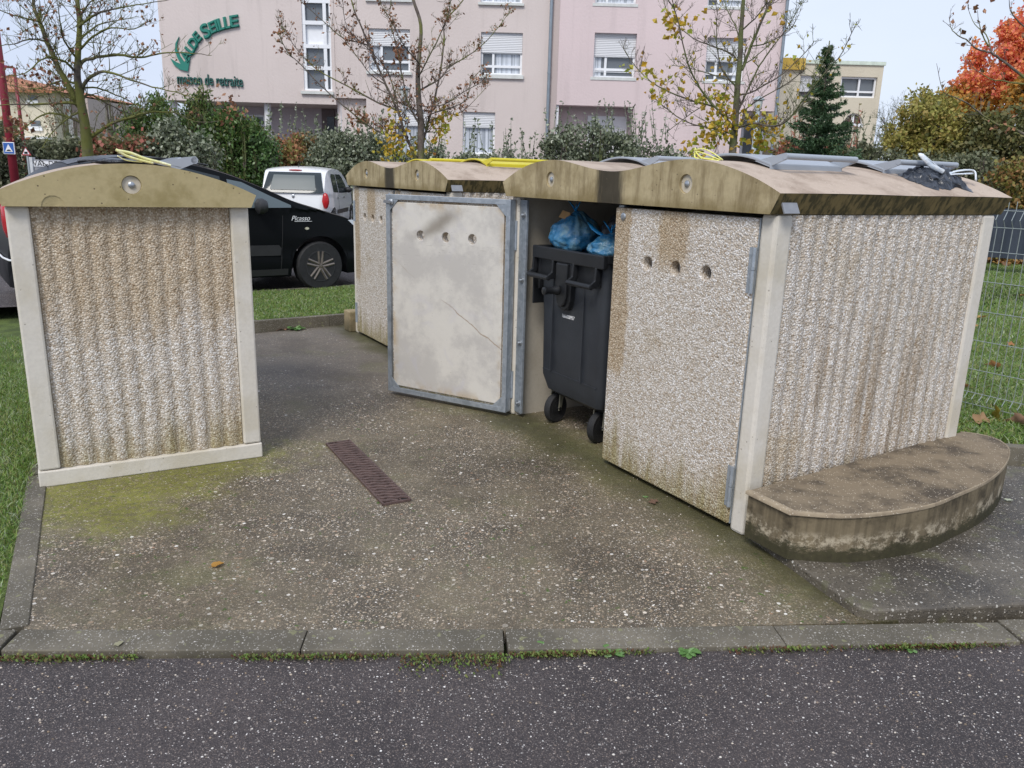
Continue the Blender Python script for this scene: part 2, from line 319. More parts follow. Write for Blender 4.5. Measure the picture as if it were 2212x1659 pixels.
def m_slab():
    n=NT('raised_slab_concrete'); p=n.pos(); s=n.sep(p)
    b=n.mix(n.smooth(n.noise(p,1.8,6,.65),.36,.66),(.055,.047,.038),(.14,.12,.09))
    col,h=stones(n,p,b,[(120,.55,[(0.,(.03,.027,.024)),(.7,(.20,.17,.13)),(1.,(.6,.55,.48))]),(70,.03,[(0.,(.35,.33,.28)),(1.,(.62,.6,.55))])],'3D')
    col=n.mix(n.math('MULTIPLY',n.smooth(n.noise(p,9,4),.56,.66),.4),col,(.13,.13,.06))
    return n.done(col,.48,n.bump(h[0],.5,.004,n.bump(n.noise(p,22,5,.7),.6,.012)))
def m_soil(): 
    n=NT('lawn_soil'); p=n.pos(); c=n.mix(n.smooth(n.noise(p,5,5,.6),.4,.6),(.06,.085,.02),(.10,.14,.03)); c=n.mix(n.smooth(n.noise(p,2,4),.62,.75),c,(.12,.09,.045))
    return n.done(c,.95,n.bump(n.noise(p,50,3),.8,.02))
YARD=m_yard(); ASPH=m_asphalt('dark_asphalt'); ASPL=m_asphalt('parking_asphalt',1.5); KERB=m_kerb(); SLAB=m_slab(); SOIL=m_soil()
def leafmat(name,cols,rough=.5,trans=.25,sheen=None):
    n=NT(name); gi=n.t.nodes.new('ShaderNodeNewGeometry'); r=gi.outputs['Random Per Island']
    k=len(cols)-1; c=n.ramp(r,[(i/k,c) for i,c in enumerate(cols)])
    m=n.done(c,rough); n.b.inputs['Subsurface Weight'].default_value=0
    tr=n.t.nodes.new('ShaderNodeBsdfTranslucent'); n.t.links.new(c,tr.inputs[0]); mxs=n.t.nodes.new('ShaderNodeMixShader'); mxs.inputs[0].default_value=trans
    o=n.t.nodes['Material Output']; n.t.links.new(n.b.outputs[0],mxs.inputs[1]); n.t.links.new(tr.outputs[0],mxs.inputs[2]); n.t.links.new(mxs.outputs[0],o.inputs[0]); return m
GRASS=leafmat('grass_blades',[(.10,.19,.035),(.18,.31,.06),(.24,.36,.08),(.32,.31,.12),(.13,.23,.06),(.48,.52,.36)],.45,.3)
# ------------------------------------------------------------------ GROUND
def sheet(name,pts,z,mat,zb=None):
    m=MB(); 
    if zb is None: m.add([(x,y,z) for x,y in pts],[tuple(range(len(pts)))])
    else: m.prism(pts,'z',zb,z)
    o=m.build(name,mat); return tag(o,kind='structure')
g2=lambda x,y,z=0: tuple(g(x,y,z))[:2]
sheet('ground',[(-260,-10),(260,-10),(260,400),(-260,400)],-.06,SOIL)
sheet('road',[(-12,-6),(12,-6),(12,2.80),(1.886,2.60),(0,2.43),(-1.7,2.33),(-12,1.75)],-.009,ASPH)
KB=.12
yard_poly=[(-1.70,2.49),(0,2.575),(1.363,2.70),(1.50,2.72),(1.12,3.42),(2.3,5.4),(.9,7.9),(-.4,10.1),(-1.81,8.50),(-2.70,7.78),(-3.6,7.3),(-2.45,3.86)]
sheet('yard',yard_poly,0,YARD,-.05)
# raised slab under the bench
sl=[(1.10,3.47),(1.345,2.745),(1.40,2.715),(2.03,2.80),(6,3.45),(6,4.6),(2.95,4.40),(2.62,4.50),(2.40,4.20)]
tag(MB().prism(sl,'z',-.05,.045).build('pavement_slab',SLAB,bevel=.012,seg=3),kind='structure')
# kerbs: blocks with joints
def kerb_run(a,b,wd,z0,z1,step,name='kerb'):
    a=Vector(a); b=Vector(b); d=(b-a); Ln=d.length; d.normalize(); nn=Vector((-d.y,d.x)); m=MB(); t=0
    random.seed(int(abs(a.x)*100))
    while t<Ln-.02:
        e=min(t+step,Ln); p=[a+d*(t+.0018),a+d*(e-.0018),a+d*(e-.0018)+nn*wd,a+d*(t+.0018)+nn*wd]
        dz=random.uniform(-.003,.003); m.prism([(q.x,q.y) for q in p],'z',z0,z1+dz); t=e
    return tag(m.build(name,KERB,bevel=.004),kind='structure')
kerb_run((-6,2.045),(-1.71,2.355),.13,-.1,.006,1.)
kerb_run((-1.70,2.358),(.0,2.445),.13,-.1,.006,1.0)
kerb_run((.01,2.446),(1.886,2.59),.13,-.1,.006,1.0)
kerb_run((1.90,2.592),(7,3.10),.15,-.1,.006,1.)
kerb_run((-1.70,2.52),(-2.45,3.95),.09,-.1,.006,1.)
kerb_run((-2.46,3.97),(-3.75,7.0),.09,-.1,.006,1.)
kerb_run((-3.6,7.22),(-1.78,8.50),.07,-.1,.115,1.)
kerb_run((-1.78,8.50),(-.3,9.6),.07,-.1,.115,1.)
kerb_run((2.62,4.56),(7,4.10),.07,-.1,.12,1.)
# lawns
lawnL=[(-9,2.0),(-1.80,2.50),(-2.55,3.98),(-3.86,7.02),(-6,8.1),(-16,4)]
sheet('lawn',lawnL,-.008,SOIL,-.05)
pa=Vector(g2(550,633,.1)); pb=Vector(g2(755,620,.1)); dcar=(pb-pa).normalized()
q0=pa-dcar*1.95; q1=pb+dcar*9
lawnB=[(-3.67,7.27),(-1.82,8.57),(-.34,9.67),(3,9),(9,12),(q1.x,q1.y),(q0.x,q0.y)]
sheet('lawn',lawnB,.1,SOIL,-.05)
sheet('kerb',[(q0.x,q0.y),(q1.x,q1.y),(q1.x-.05,q1.y+.07),(q0.x-.05,q0.y+.07)],.118,KERB,-.05)
lawnR=[(2.62,4.64),(7,4.18),(16,4),(26,12),(14.5,15.8),(9.6,17.5),(3,9),(.4,10.2),(.2,8.9),(1.9,5.9)]
sheet('lawn',lawnR,.1,SOIL,-.05)
n_=Vector((-dcar.y,dcar.x))
pk=[(q0.x-.05,q0.y+.07),(q1.x-.05,q1.y+.07),(12,22),(60,30),(60,48),(-60,48),(-60,0),(-9,0),(-9.2,4.5),(-6.1,8.2)]
sheet('parking',pk,.085,ASPL)
sheet('path',[(9.4,17.6),(26,12.2),(60,8),(60,18),(34,25),(16,31)],.095,conc('pale_road',(.38,.33,.32),(.28,.25,.24),.5,2,.2))
# distant grassy bank on the left, with the lane in front of it
m=MB(); m.grid(lambda u,v:(-60+u*48,26+v*20+(u*3),.1+v*1.5),8,6); tag(m.build('lawn',SOIL),kind='structure')
# ------------------------------------------------------------------ grass blades
def grass(polys,n,h,name,z,seed,wd=.004,lean=.5,label=''):
    random.seed(seed); m=MB(); V=m.v; F=m.f
    for poly,cnt in polys:
        xs=[p[0] for p in poly]; ys=[p[1] for p in poly]; k=0
        while k<cnt:
            x=random.uniform(min(xs),max(xs)); y=random.uniform(min(ys),max(ys)); ins=False; j=len(poly)-1
            for i in range(len(poly)):
                if (poly[i][1]>y)!=(poly[j][1]>y) and x<(poly[j][0]-poly[i][0])*(y-poly[i][1])/(poly[j][1]-poly[i][1])+poly[i][0]: ins=not ins
                j=i
            if not ins: continue
            k+=1; den=noise.noise((x*1.7,y*1.7,3)); hh=h*random.uniform(.5,1.25)*(1+.5*den)
            a=random.uniform(0,2*PI); b=random.uniform(0,2*PI); l=hh*lean*random.random(); c,s_=math.cos(a)*wd,math.sin(a)*wd
            dx,dy=math.cos(b)*l,math.sin(b)*l; i0=len(V)
            V+= [(x-c,y-s_,z),(x+c,y+s_,z),(x+c*.7+dx*.4,y+s_*.7+dy*.4,z+hh*.6),(x-c*.7+dx*.4,y-s_*.7+dy*.4,z+hh*.6),(x+dx*1.4,y+dy*1.4,z+hh)]
            F+=[(i0,i0+1,i0+2,i0+3),(i0+3,i0+2,i0+4)]; m.m+=[0,0]
    o=m.build(name,GRASS,fix=False); return tag(o,label,'grass',kind='stuff')
grass([([(-2.9,2.35),(-1.82,2.5),(-2.53,3.95),(-3.4,6.0),(-4.6,6.4),(-3.9,3.5)],60000),([(-3.3,4.2),(-3.6,6.2),(-3.95,7.0),(-6,8.0),(-11,5.5),(-6,3.6)],40000),([(-8.5,2.1),(-2.9,2.4),(-3.9,3.5),(-4.4,5.2),(-8,4.6)],50000)],0,.034,'grass',-.01,1,.003,1.1,label='short wet grass left of the near shelter')
grass([(lawnB[:3]+[(.5,11.3),tuple(pb+dcar*3),(q0.x,q0.y)],60000)],0,.035,'grass',.1,2,.005,1.1,label='strip of grass between the yard and the black car')
grass([([(2.66,4.66),(4.6,4.45),(6.5,6.5),(6.2,8.4),(2.2,5.8)],60000),([(2.2,5.8),(6.2,6.2),(14,11),(13.5,15.6),(10,17.2),(3,9)],90000)],0,.04,'grass',.1,3,.006,1.1,label='grass beyond the wire mesh fence')
# ------------------------------------------------------------------ bin shelters
def roof_z(x):
    a=abs(x)
    if a<=.59: return 1.67-.03*math.cos(PI*a/.59)
    return 1.70-.135*((a-.59)/.57)**1.9
D_=Vector((.505,-.863,0)).normalized(); N_=Vector((.863,.505,0)).normalized(); A0=Vector((.019,5.269,0)); RZ=math.atan2(D_.y,D_.x)
DEP=1.62
def roof_solid(xs,zf,zb,y0,y1,inset,parent,mats):
    """arched slab: front/back faces slot 0, top slot 1, eaves slot 2, underside slot 0"""
    m=MB(); n=len(xs)
    lo=[min(max(x,xs[0]+inset),xs[-1]-inset) for x in xs]
    nb=24
    rows=[]
    for j in range(nb+1):
        y=y0+(y1-y0)*j/nb; rows.append([(x,y,zf(x)+.004*noise.noise((x*3,y*3,1))) for x in xs])
    m.mi=1; vs=[p for r in rows for p in r]
    m.add(vs,[(j*n+i,j*n+i+1,(j+1)*n+i+1,(j+1)*n+i) for j in range(nb) for i in range(n-1)])
    m.mi=0
    for y,r in ((y0,rows[0]),(y1,rows[-1])):
        b=[(lo[i],y,zb) for i in range(n)]
        m.add(r+b,[(i,i+1,n+i+1,n+i) for i in range(n-1)])
    m.add([(lo[0],y0,zb),(lo[-1],y0,zb),(lo[-1],y1,zb),(lo[0],y1,zb)],[(0,1,2,3)])
    m.mi=2
    for i in (0,n-1): m.add([rows[0][i],rows[-1][i],(lo[i],y1,zb),(lo[i],y0,zb)],[(0,1,2,3)])
    me=m.build('roof',mats,parent)
    bm=bmesh.new(); bm.from_mesh(me.data); bmesh.ops.remove_doubles(bm,verts=bm.verts,dist=.0008); bmesh.ops.recalc_face_normals(bm,faces=bm.faces); bm.to_mesh(me.data); bm.free()
    return me
def disc_recess(roof,x,y,z,r=.047):
    cut(roof,MB().cyl((x,y-.02,z),(x,y+.014,z),r,r*.92,28))
def bolt_disc(x,y,z,parent):
    MB().lathe([(.015,0),(.015,.008),(.009,.013),(.0001,.014)],14,(0,0,0),'y')
    m=MB(); m.M=Matrix.Translation((x,y+.0145,z))@Matrix.Scale(-1,4,(0,1,0)); m.lathe([(.016,0),(.016,.008),(.010,.013),(.0001,.014)],16,(0,0,0),'y'); m.build('bolt',BOLT,parent,smooth='auto')
    q=MB(); q.cyl((x,y+.0125,z),(x,y+.0139,z),.0425,None,28); q.build('bolt_seat',INNERP,parent)
def ribbed(a,b,z0,z1,parent,mat,rib=.084,amp=.008,flip=1):
    """ribbed panel between plan points a,b; bulges to the right of a->b"""
    a=Vector(a); b=Vector(b); d=b-a; Ln=d.length; d.normalize(); nn=Vector((d.y,-d.x)); nu=int(Ln/.0125); nv=46
    m=MB()
    def fn(u,v):
        t=u*Ln; z=z0+(z1-z0)*v; ph=(t/rib)%1
        w=amp*(.75+.35*max(0,1-min(v,1-v)/.16))*(abs(math.sin(PI*ph))**.8*1.6-.8)+.0035*noise.noise((t*9,z*9,a.x))
        w+=.0022*noise.noise((t*55,z*55,a.y))
        e=min(u,1-u)*Ln; w*=min(1,e/.02)
        p=a+d*t+nn*w; return (p.x,p.y,z)
    m.grid(fn,nu,nv); o=m.build('ribbed_panel',mat,parent,smooth=True,fix=False); return o
def door(parent,x0,x1,z0,z1,hinge,mat_out=PEBD,hinges=True):
    """leaf in its own frame of reference: x 0..w, outer face at y=0"""
    w_=x1-x0; e=bpy.data.objects.new('door',None); COL.objects.link(e); e.parent=parent
    m=MB(); nz_=60; nx_=40
    # pebble-dashed leaf with three finger holes
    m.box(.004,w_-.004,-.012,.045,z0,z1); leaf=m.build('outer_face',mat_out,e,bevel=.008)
    for k in (-1,0,1): pass
    c=MB()
    for k in (-1,0,1): c.cyl((w_/2+k*.213,-.05,1.185),(w_/2+k*.213,.1,1.185),.034,None,24)
    cut(leaf,c)
    m=MB(); m.box(.05,w_-.05,.0455,.062,z0+.05,z1-.05); inn=m.build('inner_face',SMOOTH,e,bevel=.004)
    c=MB()
    for k in (-1,0,1): c.cyl((w_/2+k*.213,-.05,1.185),(w_/2+k*.213,.1,1.185),.034,None,24)
    cut(inn,c)
    m=MB(); fw=.034
    m.box(0,fw,.0,.07,z0,z1); m.box(w_-fw,w_,.0,.07,z0,z1); m.box(fw,w_-fw,.046,.07,z0,z0+fw); m.box(fw,w_-fw,.046,.07,z1-fw,z1)
    g_=.075
    for sx,sz in ((0,0),(1,0),(0,1),(1,1)):
        xx=fw if sx==0 else w_-fw; zz=z0+fw if sz==0 else z1-fw; dx=g_*(1-2*sx); dz=g_*(1-2*sz)
        m.prism([(xx,zz),(xx+dx,zz),(xx,zz+dz)],'y',.0625,.0685)
    m.build('steel_frame',GALV,e,bevel=.002)
    return e
UNIT_H=1.475
def shelter(name,label,loc,rz,lids,open_left,bags=False,group=None,door_first=True):
    t=thing(name,label,'bin shelter',loc,rz,group); hw=1.12
    b0=.04
    # walls
    inner=.10
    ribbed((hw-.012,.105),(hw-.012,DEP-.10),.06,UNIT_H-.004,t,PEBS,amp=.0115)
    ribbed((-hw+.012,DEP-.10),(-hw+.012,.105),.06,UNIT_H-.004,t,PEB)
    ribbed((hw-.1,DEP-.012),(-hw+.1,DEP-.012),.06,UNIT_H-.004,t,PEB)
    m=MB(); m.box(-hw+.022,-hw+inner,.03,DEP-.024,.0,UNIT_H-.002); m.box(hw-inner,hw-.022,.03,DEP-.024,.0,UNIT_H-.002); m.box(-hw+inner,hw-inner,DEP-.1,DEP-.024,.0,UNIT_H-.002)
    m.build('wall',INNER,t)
    for sx in (-1,1):
        for y0_,y1_ in ((0,.105),(DEP-.105,DEP)):
            m=MB(); x0_,x1_=sorted((sx*hw,sx*(hw-.087))); ch=.022; s=sx
            if y0_==0: poly=[(x0_,y0_),(x1_,y0_),(x1_,y1_),(x0_,y1_)]
            else: poly=[(x0_,y0_),(x1_,y0_),(x1_,y1_),(x0_,y1_)]
            m.prism(poly,'z',.0,UNIT_H-.001); m.build('post',POST,t,bevel=.016,seg=2)
    # centre mullion and jamb strips, galvanised, with their bolts
    m=MB(); m.box(-.03,.012,.05,.07,.02,UNIT_H-.01); m.build('jamb',GALV,t)
    for sx in (-1,1):
        a,b=sorted((sx*(hw-.089),sx*(hw-.175))); m=MB(); m.box(a,b,.012 if sx<0 else .062,.0295 if sx<0 else .075,.03,UNIT_H-.02); j=m.build('jamb',GALV,t,bevel=.002)
        if sx<0:
            for zz in (.10,.52,.94,1.36):
                q=MB(); q.M=Matrix.Translation(((a+b)/2+.012,.0115,zz)); q.lathe([(.021,0),(.019,-.008),(.011,-.009),(.011,-.018),(.006,-.022),(.0001,-.022)],18,(0,0,0),'y'); q.build('bolt',BOLT,j,smooth='auto')
    # roof
    xs=[-1.165+2.33*i/72 for i in range(73)]
    rf=roof_solid(xs,roof_z,UNIT_H,-.045,DEP+.04,.045,t,[ROOF_A,ROOF_T,ROOF_E])
    for sx in (-.59,.59):
        disc_recess(rf,sx,-.045,1.588)
    for sx in (-.59,.59): bolt_disc(sx,-.045,1.588,t)
    m=MB(); m.M=Matrix.Translation((1.1435,.02,1.52))@Matrix.Rotation(-math.atan2(.045,.09),4,'Y'); m.box(-.003,.004,-.028,.062,-.045,.045); m.build('marker_plate',PLATE,t)
    # doors
    dw=1.015
    for side in (-1,1):
        if side==-1 and open_left:
            e=door(t,0,dw,.03,UNIT_H-.02,0); e.location=(-hw+.085,-.035,0)
            # hinge side is x=dw (mirrored): leaf swung about 150 degrees outwards
            e.scale=(-1,1,1)
            e.location=(-1.045,-.01,0); e.rotation_euler=(0,0,0); hp=e
            ang=R(-150); e.rotation_euler=(0,0,ang)
            e.scale=(1,1,1)
            for hz in (1.13,.12): 
                m=MB(); m.cyl((.0,-.008,hz),(.0,-.008,hz+.19),.011,None,10); m.box(.0,.045,-.016,-.012,hz+.01,hz+.18); m.build('hinge',GALV,e,smooth='auto')
            m=MB(); m.lathe([(.022,0),(.022,-.0),(.02,.012),(.012,.016),(.012,.022),(.0001,.023)],18,(.965,.0705,1.405),'y'); m.box(.955,1.03,.0705,.078,1.395,1.415); m.build('lock',BOLT,e,smooth='auto')
        else:
            e=door(t,0,dw,.03,UNIT_H-.02,1); e.location=((.018 if side==1 else -.018-dw),-.0,0)
            hx=dw-.002 if side==1 else .002
            for hz in (1.13,.12):
                m=MB(); m.cyl((hx,-.016,hz),(hx,-.016,hz+.10),.0105,None,10); m.cyl((hx,-.016,hz+.102),(hx,-.016,hz+.2),.0105,None,10); m.box(min(hx,hx-side*.03),max(hx,hx-side*.03),-.015,-.0125,hz,hz+.2); m.build('hinge',GALV,e,smooth='auto')
            lx=.075 if side==1 else dw-.075
            m=MB(); m.lathe([(.021,0),(.021,-.004),(.017,-.008),(.010,-.009),(.0001,-.008)],18,(lx,-.012,1.41),'y'); m.build('lock',BOLT,e,smooth='auto')
    # lids
    for (cx,y0_,y1_,sd,mat) in lids:
        xa,xb=cx-sd*.16,cx+sd*.34
        m=MB(); K=14
        f=lambda u:(xa+(xb-xa)*u)
        pts=[(f(i/K),roof_z(f(i/K))+.012+.012*math.sin(PI*i/K)) for i in range(K+1)]
        poly=pts+[(x,z+.012) for x,z in reversed(pts)]
        m.prism(poly,'y',y0_,y1_); ld=m.build('lid',mat,t,bevel=.003)
        # raised frame rim and drip teeth
        xh,zh=pts[-1]; q=MB()
        for yy in (y0_+.002,y1_-.010):
            q.prism([(xh-sd*.10,zh+.022),(xh-sd*.01,zh-.004),(xh+sd*.088,zh+.030),(xh+sd*.092,zh+.045),(xh+sd*.075,zh+.056)],'y',yy,yy+.008)
        q.tube([(xh+sd*.078,y0_,zh+.042),(xh+sd*.078,y1_,zh+.042)],.0135,16)
        q.box(min(xh-sd*.004,xh+sd*.006),max(xh-sd*.004,xh+sd*.006),y0_,y1_,zh-.014,zh+.004)
        q.build('lid_handle',mat,t,smooth='auto')
    return t
GA='concrete bin shelters round the yard'
uA=thing  # placeholder name kept local
cA=A0+D_*1.012
unitA=shelter('bin_shelter','near double bin shelter with one smooth door swung open and a black bin inside',(cA.x,cA.y,0),RZ,
   [(.53,.20,.68,1,LIDG),(.53,1.0,1.48,1,LIDG),(-.64,.45,1.05,1,LIDG)],True,group=GA)
cB=A0+D_*(1.012-3.165)
unitB=shelter('bin_shelter','double concrete bin shelter with closed doors and yellow lids, at the back of the yard',(cB.x,cB.y,0),RZ,
   [(.50,.45,1.10,1,LIDY),(-.66,.45,.95,1,LIDY)],False,group=GA)
# low concrete block at the far foot of the back shelter
p=cB-D_*1.21
o=MB().box(-.09,.09,-.06,.5,0,.21).build('concrete_block',conc('mossy_block',(.34,.27,.16),(.10,.09,.04),.7,6,foot=.5),bevel=.01); o.location=(p.x,p.y,0); o.rotation_euler.z=RZ
tag(o,'low mossy concrete block against the far corner of the back shelter','concrete block')
# left shelter (its ribbed back faces us)
LB=Vector((-2.391,3.786,0)); DL=Vector((.869,.494,0)).normalized(); RL=math.atan2(DL.y,DL.x)
tl=thing('bin_shelter','single concrete bin shelter showing its ribbed pebbled back, on the left of the yard',"bin shelter",(LB.x,LB.y,0),RL,GA)
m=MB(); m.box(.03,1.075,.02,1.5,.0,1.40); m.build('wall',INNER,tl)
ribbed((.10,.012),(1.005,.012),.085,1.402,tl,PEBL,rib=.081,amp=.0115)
for x0_,x1_ in ((0,.098),(1.008,1.102)):
    m=MB(); m.box(x0_,x1_,-.012,.10,.088,1.402); m.build('post',POST,tl,bevel=.010)
    m=MB(); m.box(x0_,x1_,1.45,1.55,.0,1.402); m.build('post',POST,tl,bevel=.010)
m=MB(); m.prism([(-.004,.0),(1.106,.0),(1.106,.085),(1.0,.083),(.1,.083),(-.004,.085)],'y',-.018,.12); m.build('plinth',POST,tl,bevel=.006)
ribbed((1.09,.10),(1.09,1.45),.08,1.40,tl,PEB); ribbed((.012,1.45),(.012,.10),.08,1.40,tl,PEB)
xs=[-.035+1.172*i/48 for i in range(49)]
zl=lambda x:1.61-.143*(abs(x-.551)/.586)**2.0
rl=roof_solid(xs,zl,1.403,-.055,1.6,.028,tl,[ROOF_F,ROOF_T,ROOF_E])
disc_recess(rl,.545,-.055,1.508,.048)
# shallow chips on the lower rim
c=MB(); c.lathe([(.0001,-.02),(.05,-.012),(.05,.006),(.0001,.012)],14,(.20,-.058,1.405),'y'); c.M=Matrix(); cut(rl,c)
bolt_disc(.545,-.055,1.508,tl)
m=MB(); K=14; pts=[(.56+.26*i/K,zl(.56+.26*i/K)+.012) for i in range(K+1)]; m.prism(pts+[(x,z+.01) for x,z in reversed(pts)],'y',.25,.85); m.build('lid',LIDG,tl,bevel=.003)
xh,zh=pts[-1]; q=MB()
for yy in (.25,.84): q.prism([(xh-.12,zh+.02),(xh-.01,zh-.004),(xh+.075,zh+.032),(xh+.088,zh+.05),(xh+.075,zh+.066),(xh+.02,zh+.06)],'y',yy,yy+.008)
q.tube([(xh+.068,.25,zh+.044),(xh+.068,.85,zh+.044)],.018,16)
q.build('lid_handle',LIDG,tl,smooth='auto')
# ------------------------------------------------------------------ bench
side0=A0+D_*2.132
tops=[(1618,1060),(1712,1105),(1850,1112),(2000,1093),(2075,1065),(2130,1040),(2165,1012),(2180,985),(2176,965),(2150,948),(2110,938),(2075,934)]
bp=[Vector(g2(x,y,.265)) for x,y in tops]
# smooth the arc
arc=[bp[0],bp[1]]
def catm(ps,k=6):
    o=[]
    for i in range(len(ps)-1):
        p0=ps[max(i-1,0)];p1=ps[i];p2=ps[i+1];p3=ps[min(i+2,len(ps)-1)]
        for j in range(k):
            t=j/k; o.append(.5*((2*p1)+(p2-p0)*t+(2*p0-5*p1+4*p2-p3)*t*t+(-p0+3*p1-3*p2+p3)*t**3))
    return o+[ps[-1]]
arc=[bp[0]]+catm(bp[1:],5)
# close against the shelter side
poly=[(p.x,p.y) for p in arc]
cx=sum(p[0] for p in poly)/len(poly); cy=sum(p[1] for p in poly)/len(poly)
tb=thing('bench','low half-round concrete bench with dark mossy foot, against the side of the near shelter','bench',(cx,cy,.045))
m=MB(); pl=[(x-cx,y-cy) for x,y in poly]; m.prism(pl,'z',.0,.205); m.build('base',BENCH,tb,smooth=False)
m=MB(); m.prism([(x*1.012,y*1.012) for x,y in pl],'z',.2055,.222); m.build('seat',BENCHT,tb,bevel=.008,seg=3)
m=MB(); K=len(pl); vs=[]
for x,y in pl: vs+=[(x*1.0145,y*1.0145,.207),(x*1.0145,y*1.0145,.2205),(x*1.006,y*1.006,.2245),(x*.988,y*.988,.2232)]
m.add(vs,[(4*i+j,4*(i+1)+j,4*(i+1)+j+1,4*i+j+1) for i in range(K-1) for j in range(3)]); m.build('rim',conc('pale_bench_rim',(.34,.275,.19),(.20,.155,.11),.8,9,.5,speck=.3),tb,smooth=True,fix=False)
# ------------------------------------------------------------------ drain grate
gA,gB,gC,gD=[Vector(g2(*q)) for q in ((705,962),(755,953),(888,1080),(826,1095))]
dv=((gD-gA)+(gC-gB))/2; gl=dv.length; dv.normalize(); gw=.145; gc=(gA+gB+gC+gD)/4
tg=thing('drain_grate','rusty brown slotted metal drain grate set in the concrete yard','drain grate',(gc.x,gc.y,.0),math.atan2(dv.y,dv.x))
RUST=plain('rusty_iron',(.13,.085,.075),.6,.3,30,.3,.4)
m=MB(); m.box(-gl/2,gl/2,-gw/2,gw/2,.002,.004); m.build('pit',BLACKM,tg)  # thin black sheet stands in for the shaded depth below the slots
m=MB(); nsl=int(gl/.040)
for i in range(-3,nsl+3):
    x=-gl/2+(i+.5)*gl/nsl; pr=[]
    for k in range(13):
        v=k/12; yy=-gw/2+.006+(gw-.012)*v; xc=x+.05*(v-.5)+.005*math.sin(v*4*PI); pr.append((xc,yy))
    pr=[q for q in pr if -gl/2+.008<q[0]<gl/2-.008]
    if len(pr)<3: continue
    m.prism([(q[0]-.0105,q[1]) for q in pr]+[(q[0]+.0105,q[1]) for q in reversed(pr)],'z',.005,.015)
for yy in (-.028,.028): m.box(-gl/2,gl/2,yy-.004,yy+.004,.004,.009)
m.build('slotted_cover',RUST,tg,bevel=.0015)
m=MB(); m.box(-gl/2,gl/2,-gw/2-.004,-gw/2+.006,.001,.013); m.box(-gl/2,gl/2,gw/2-.006,gw/2+.004,.001,.013); m.box(-gl/2-.004,-gl/2+.006,-gw/2,gw/2,.001,.0125); m.box(gl/2-.006,gl/2+.004,-gw/2,gw/2,.001,.0125)
m.build('rim',RUST,tg)
# ------------------------------------------------------------------ wheelie bin
BINM=plain('bin_plastic',(.034,.038,.045),.42,.15,6,0,.15); BIND=plain('bin_black_plastic',(.014,.015,.017),.4,.2,8,0,.1)
bpos=A0+D_*.500+N_*.035
tb_=thing('wheelie_bin','black four-wheeled rubbish bin overfilled with bags, inside the open shelter','rubbish bin',(bpos.x,bpos.y,0),RZ)
m=MB()
# lofted tub
secs=[(.205,.27,.14,1.08),(.24,.31,.09,1.12),(.34,.337,.062,1.15),(.75,.342,.055,1.18),(1.132,.364,.044,1.20)]
vs=[];fs=[]
def ring(z,hx,y0,y1):
    r=.05; pts=[]
    for cx_,cy_,a0 in ((hx-r,y0+r,-PI/2),(hx-r,y1-r,0),(-hx+r,y1-r,PI/2),(-hx+r,y0+r,PI)):
        for k in range(5): a=a0+PI/2*k/4; pts.append((cx_+r*math.cos(a),cy_+r*math.sin(a),z))
    return pts
for s_ in secs: vs+=ring(*s_)
k=20
for i in range(len(secs)-1): fs+=[(i*k+j,i*k+(j+1)%k,(i+1)*k+(j+1)%k,(i+1)*k+j) for j in range(k)]
fs.append(tuple(range(k-1,-1,-1))); m.add(vs,fs)
body=m.build('body',BINM,tb_,smooth='auto')
m=MB()   # moulded ribs of the front face
for xx in (-.19,.15): m.prism([(xx-.004,.38),(xx+.004,.38),(xx+.004,1.05),(xx-.004,1.05)],'y',.043,.07)
m.box(-.30,.30,.058,.075,.372,.38); m.build('rib',BINM,tb_)
m=MB(); # rim lip
ox,oy0,oy1=.385,.0,1.24
m.box(-ox,ox,oy0,oy0+.035,1.10,1.178); m.box(-ox,ox,oy1-.035,oy1,1.128,1.178); m.box(-ox,-ox+.035,oy0+.035,oy1-.035,1.128,1.178); m.box(ox-.035,ox,oy0+.035,oy1-.035,1.128,1.178)
m.box(-ox+.03,-ox+.05,.03,.06,.9,1.12); m.build('rim',BIND,tb_,bevel=.006)
m=MB(); m.box(-.385,-.372,.01,.12,.80,1.1); m.build('side_bracket',BIND,tb_,bevel=.004)
for hx in (-.255,.20):
    m=MB(); a,b=hx-.115,hx+.115
    for xx in (a,b):
        m.prism([(.032,1.105),(.0,1.105),(-.005,1.03),(-.04,1.005),(-.04,.985),(.01,.99),(.032,1.03)],'x',xx-.009,xx+.009)
    m.tube([(a-.008,-.03,.995),(b+.008,-.03,.995)],.017,12); m.box(a,b,.034,.05,.99,1.10); m.build('handle',BIND,tb_,bevel=.003)
m=MB(); sh=[(-.085,1.10),(-.08,.95),(-.075,.87),(-.055,.825),(-.02,.805),(.02,.805),(.055,.825),(.075,.87),(.08,.95),(.085,1.10)]; m.M=Matrix.Translation((-.03,0,0)); m.prism(sh,'y',.012,.06)
m.prism([(x*.72,z*.9+.105) for x,z in sh],'y',-.008,.014); m.build('lifting_boss',BIND,tb_,bevel=.008,seg=3)
m=MB(); m.lathe([(.031,-.02),(.031,-.03),(.022,-.045),(.021,-.10),(.024,-.105),(.024,-.118),(.018,-.122),(.0001,-.122)],20,(-.045,.0,.93),'y'); m.build('lifting_pin',BIND,tb_,smooth='auto')
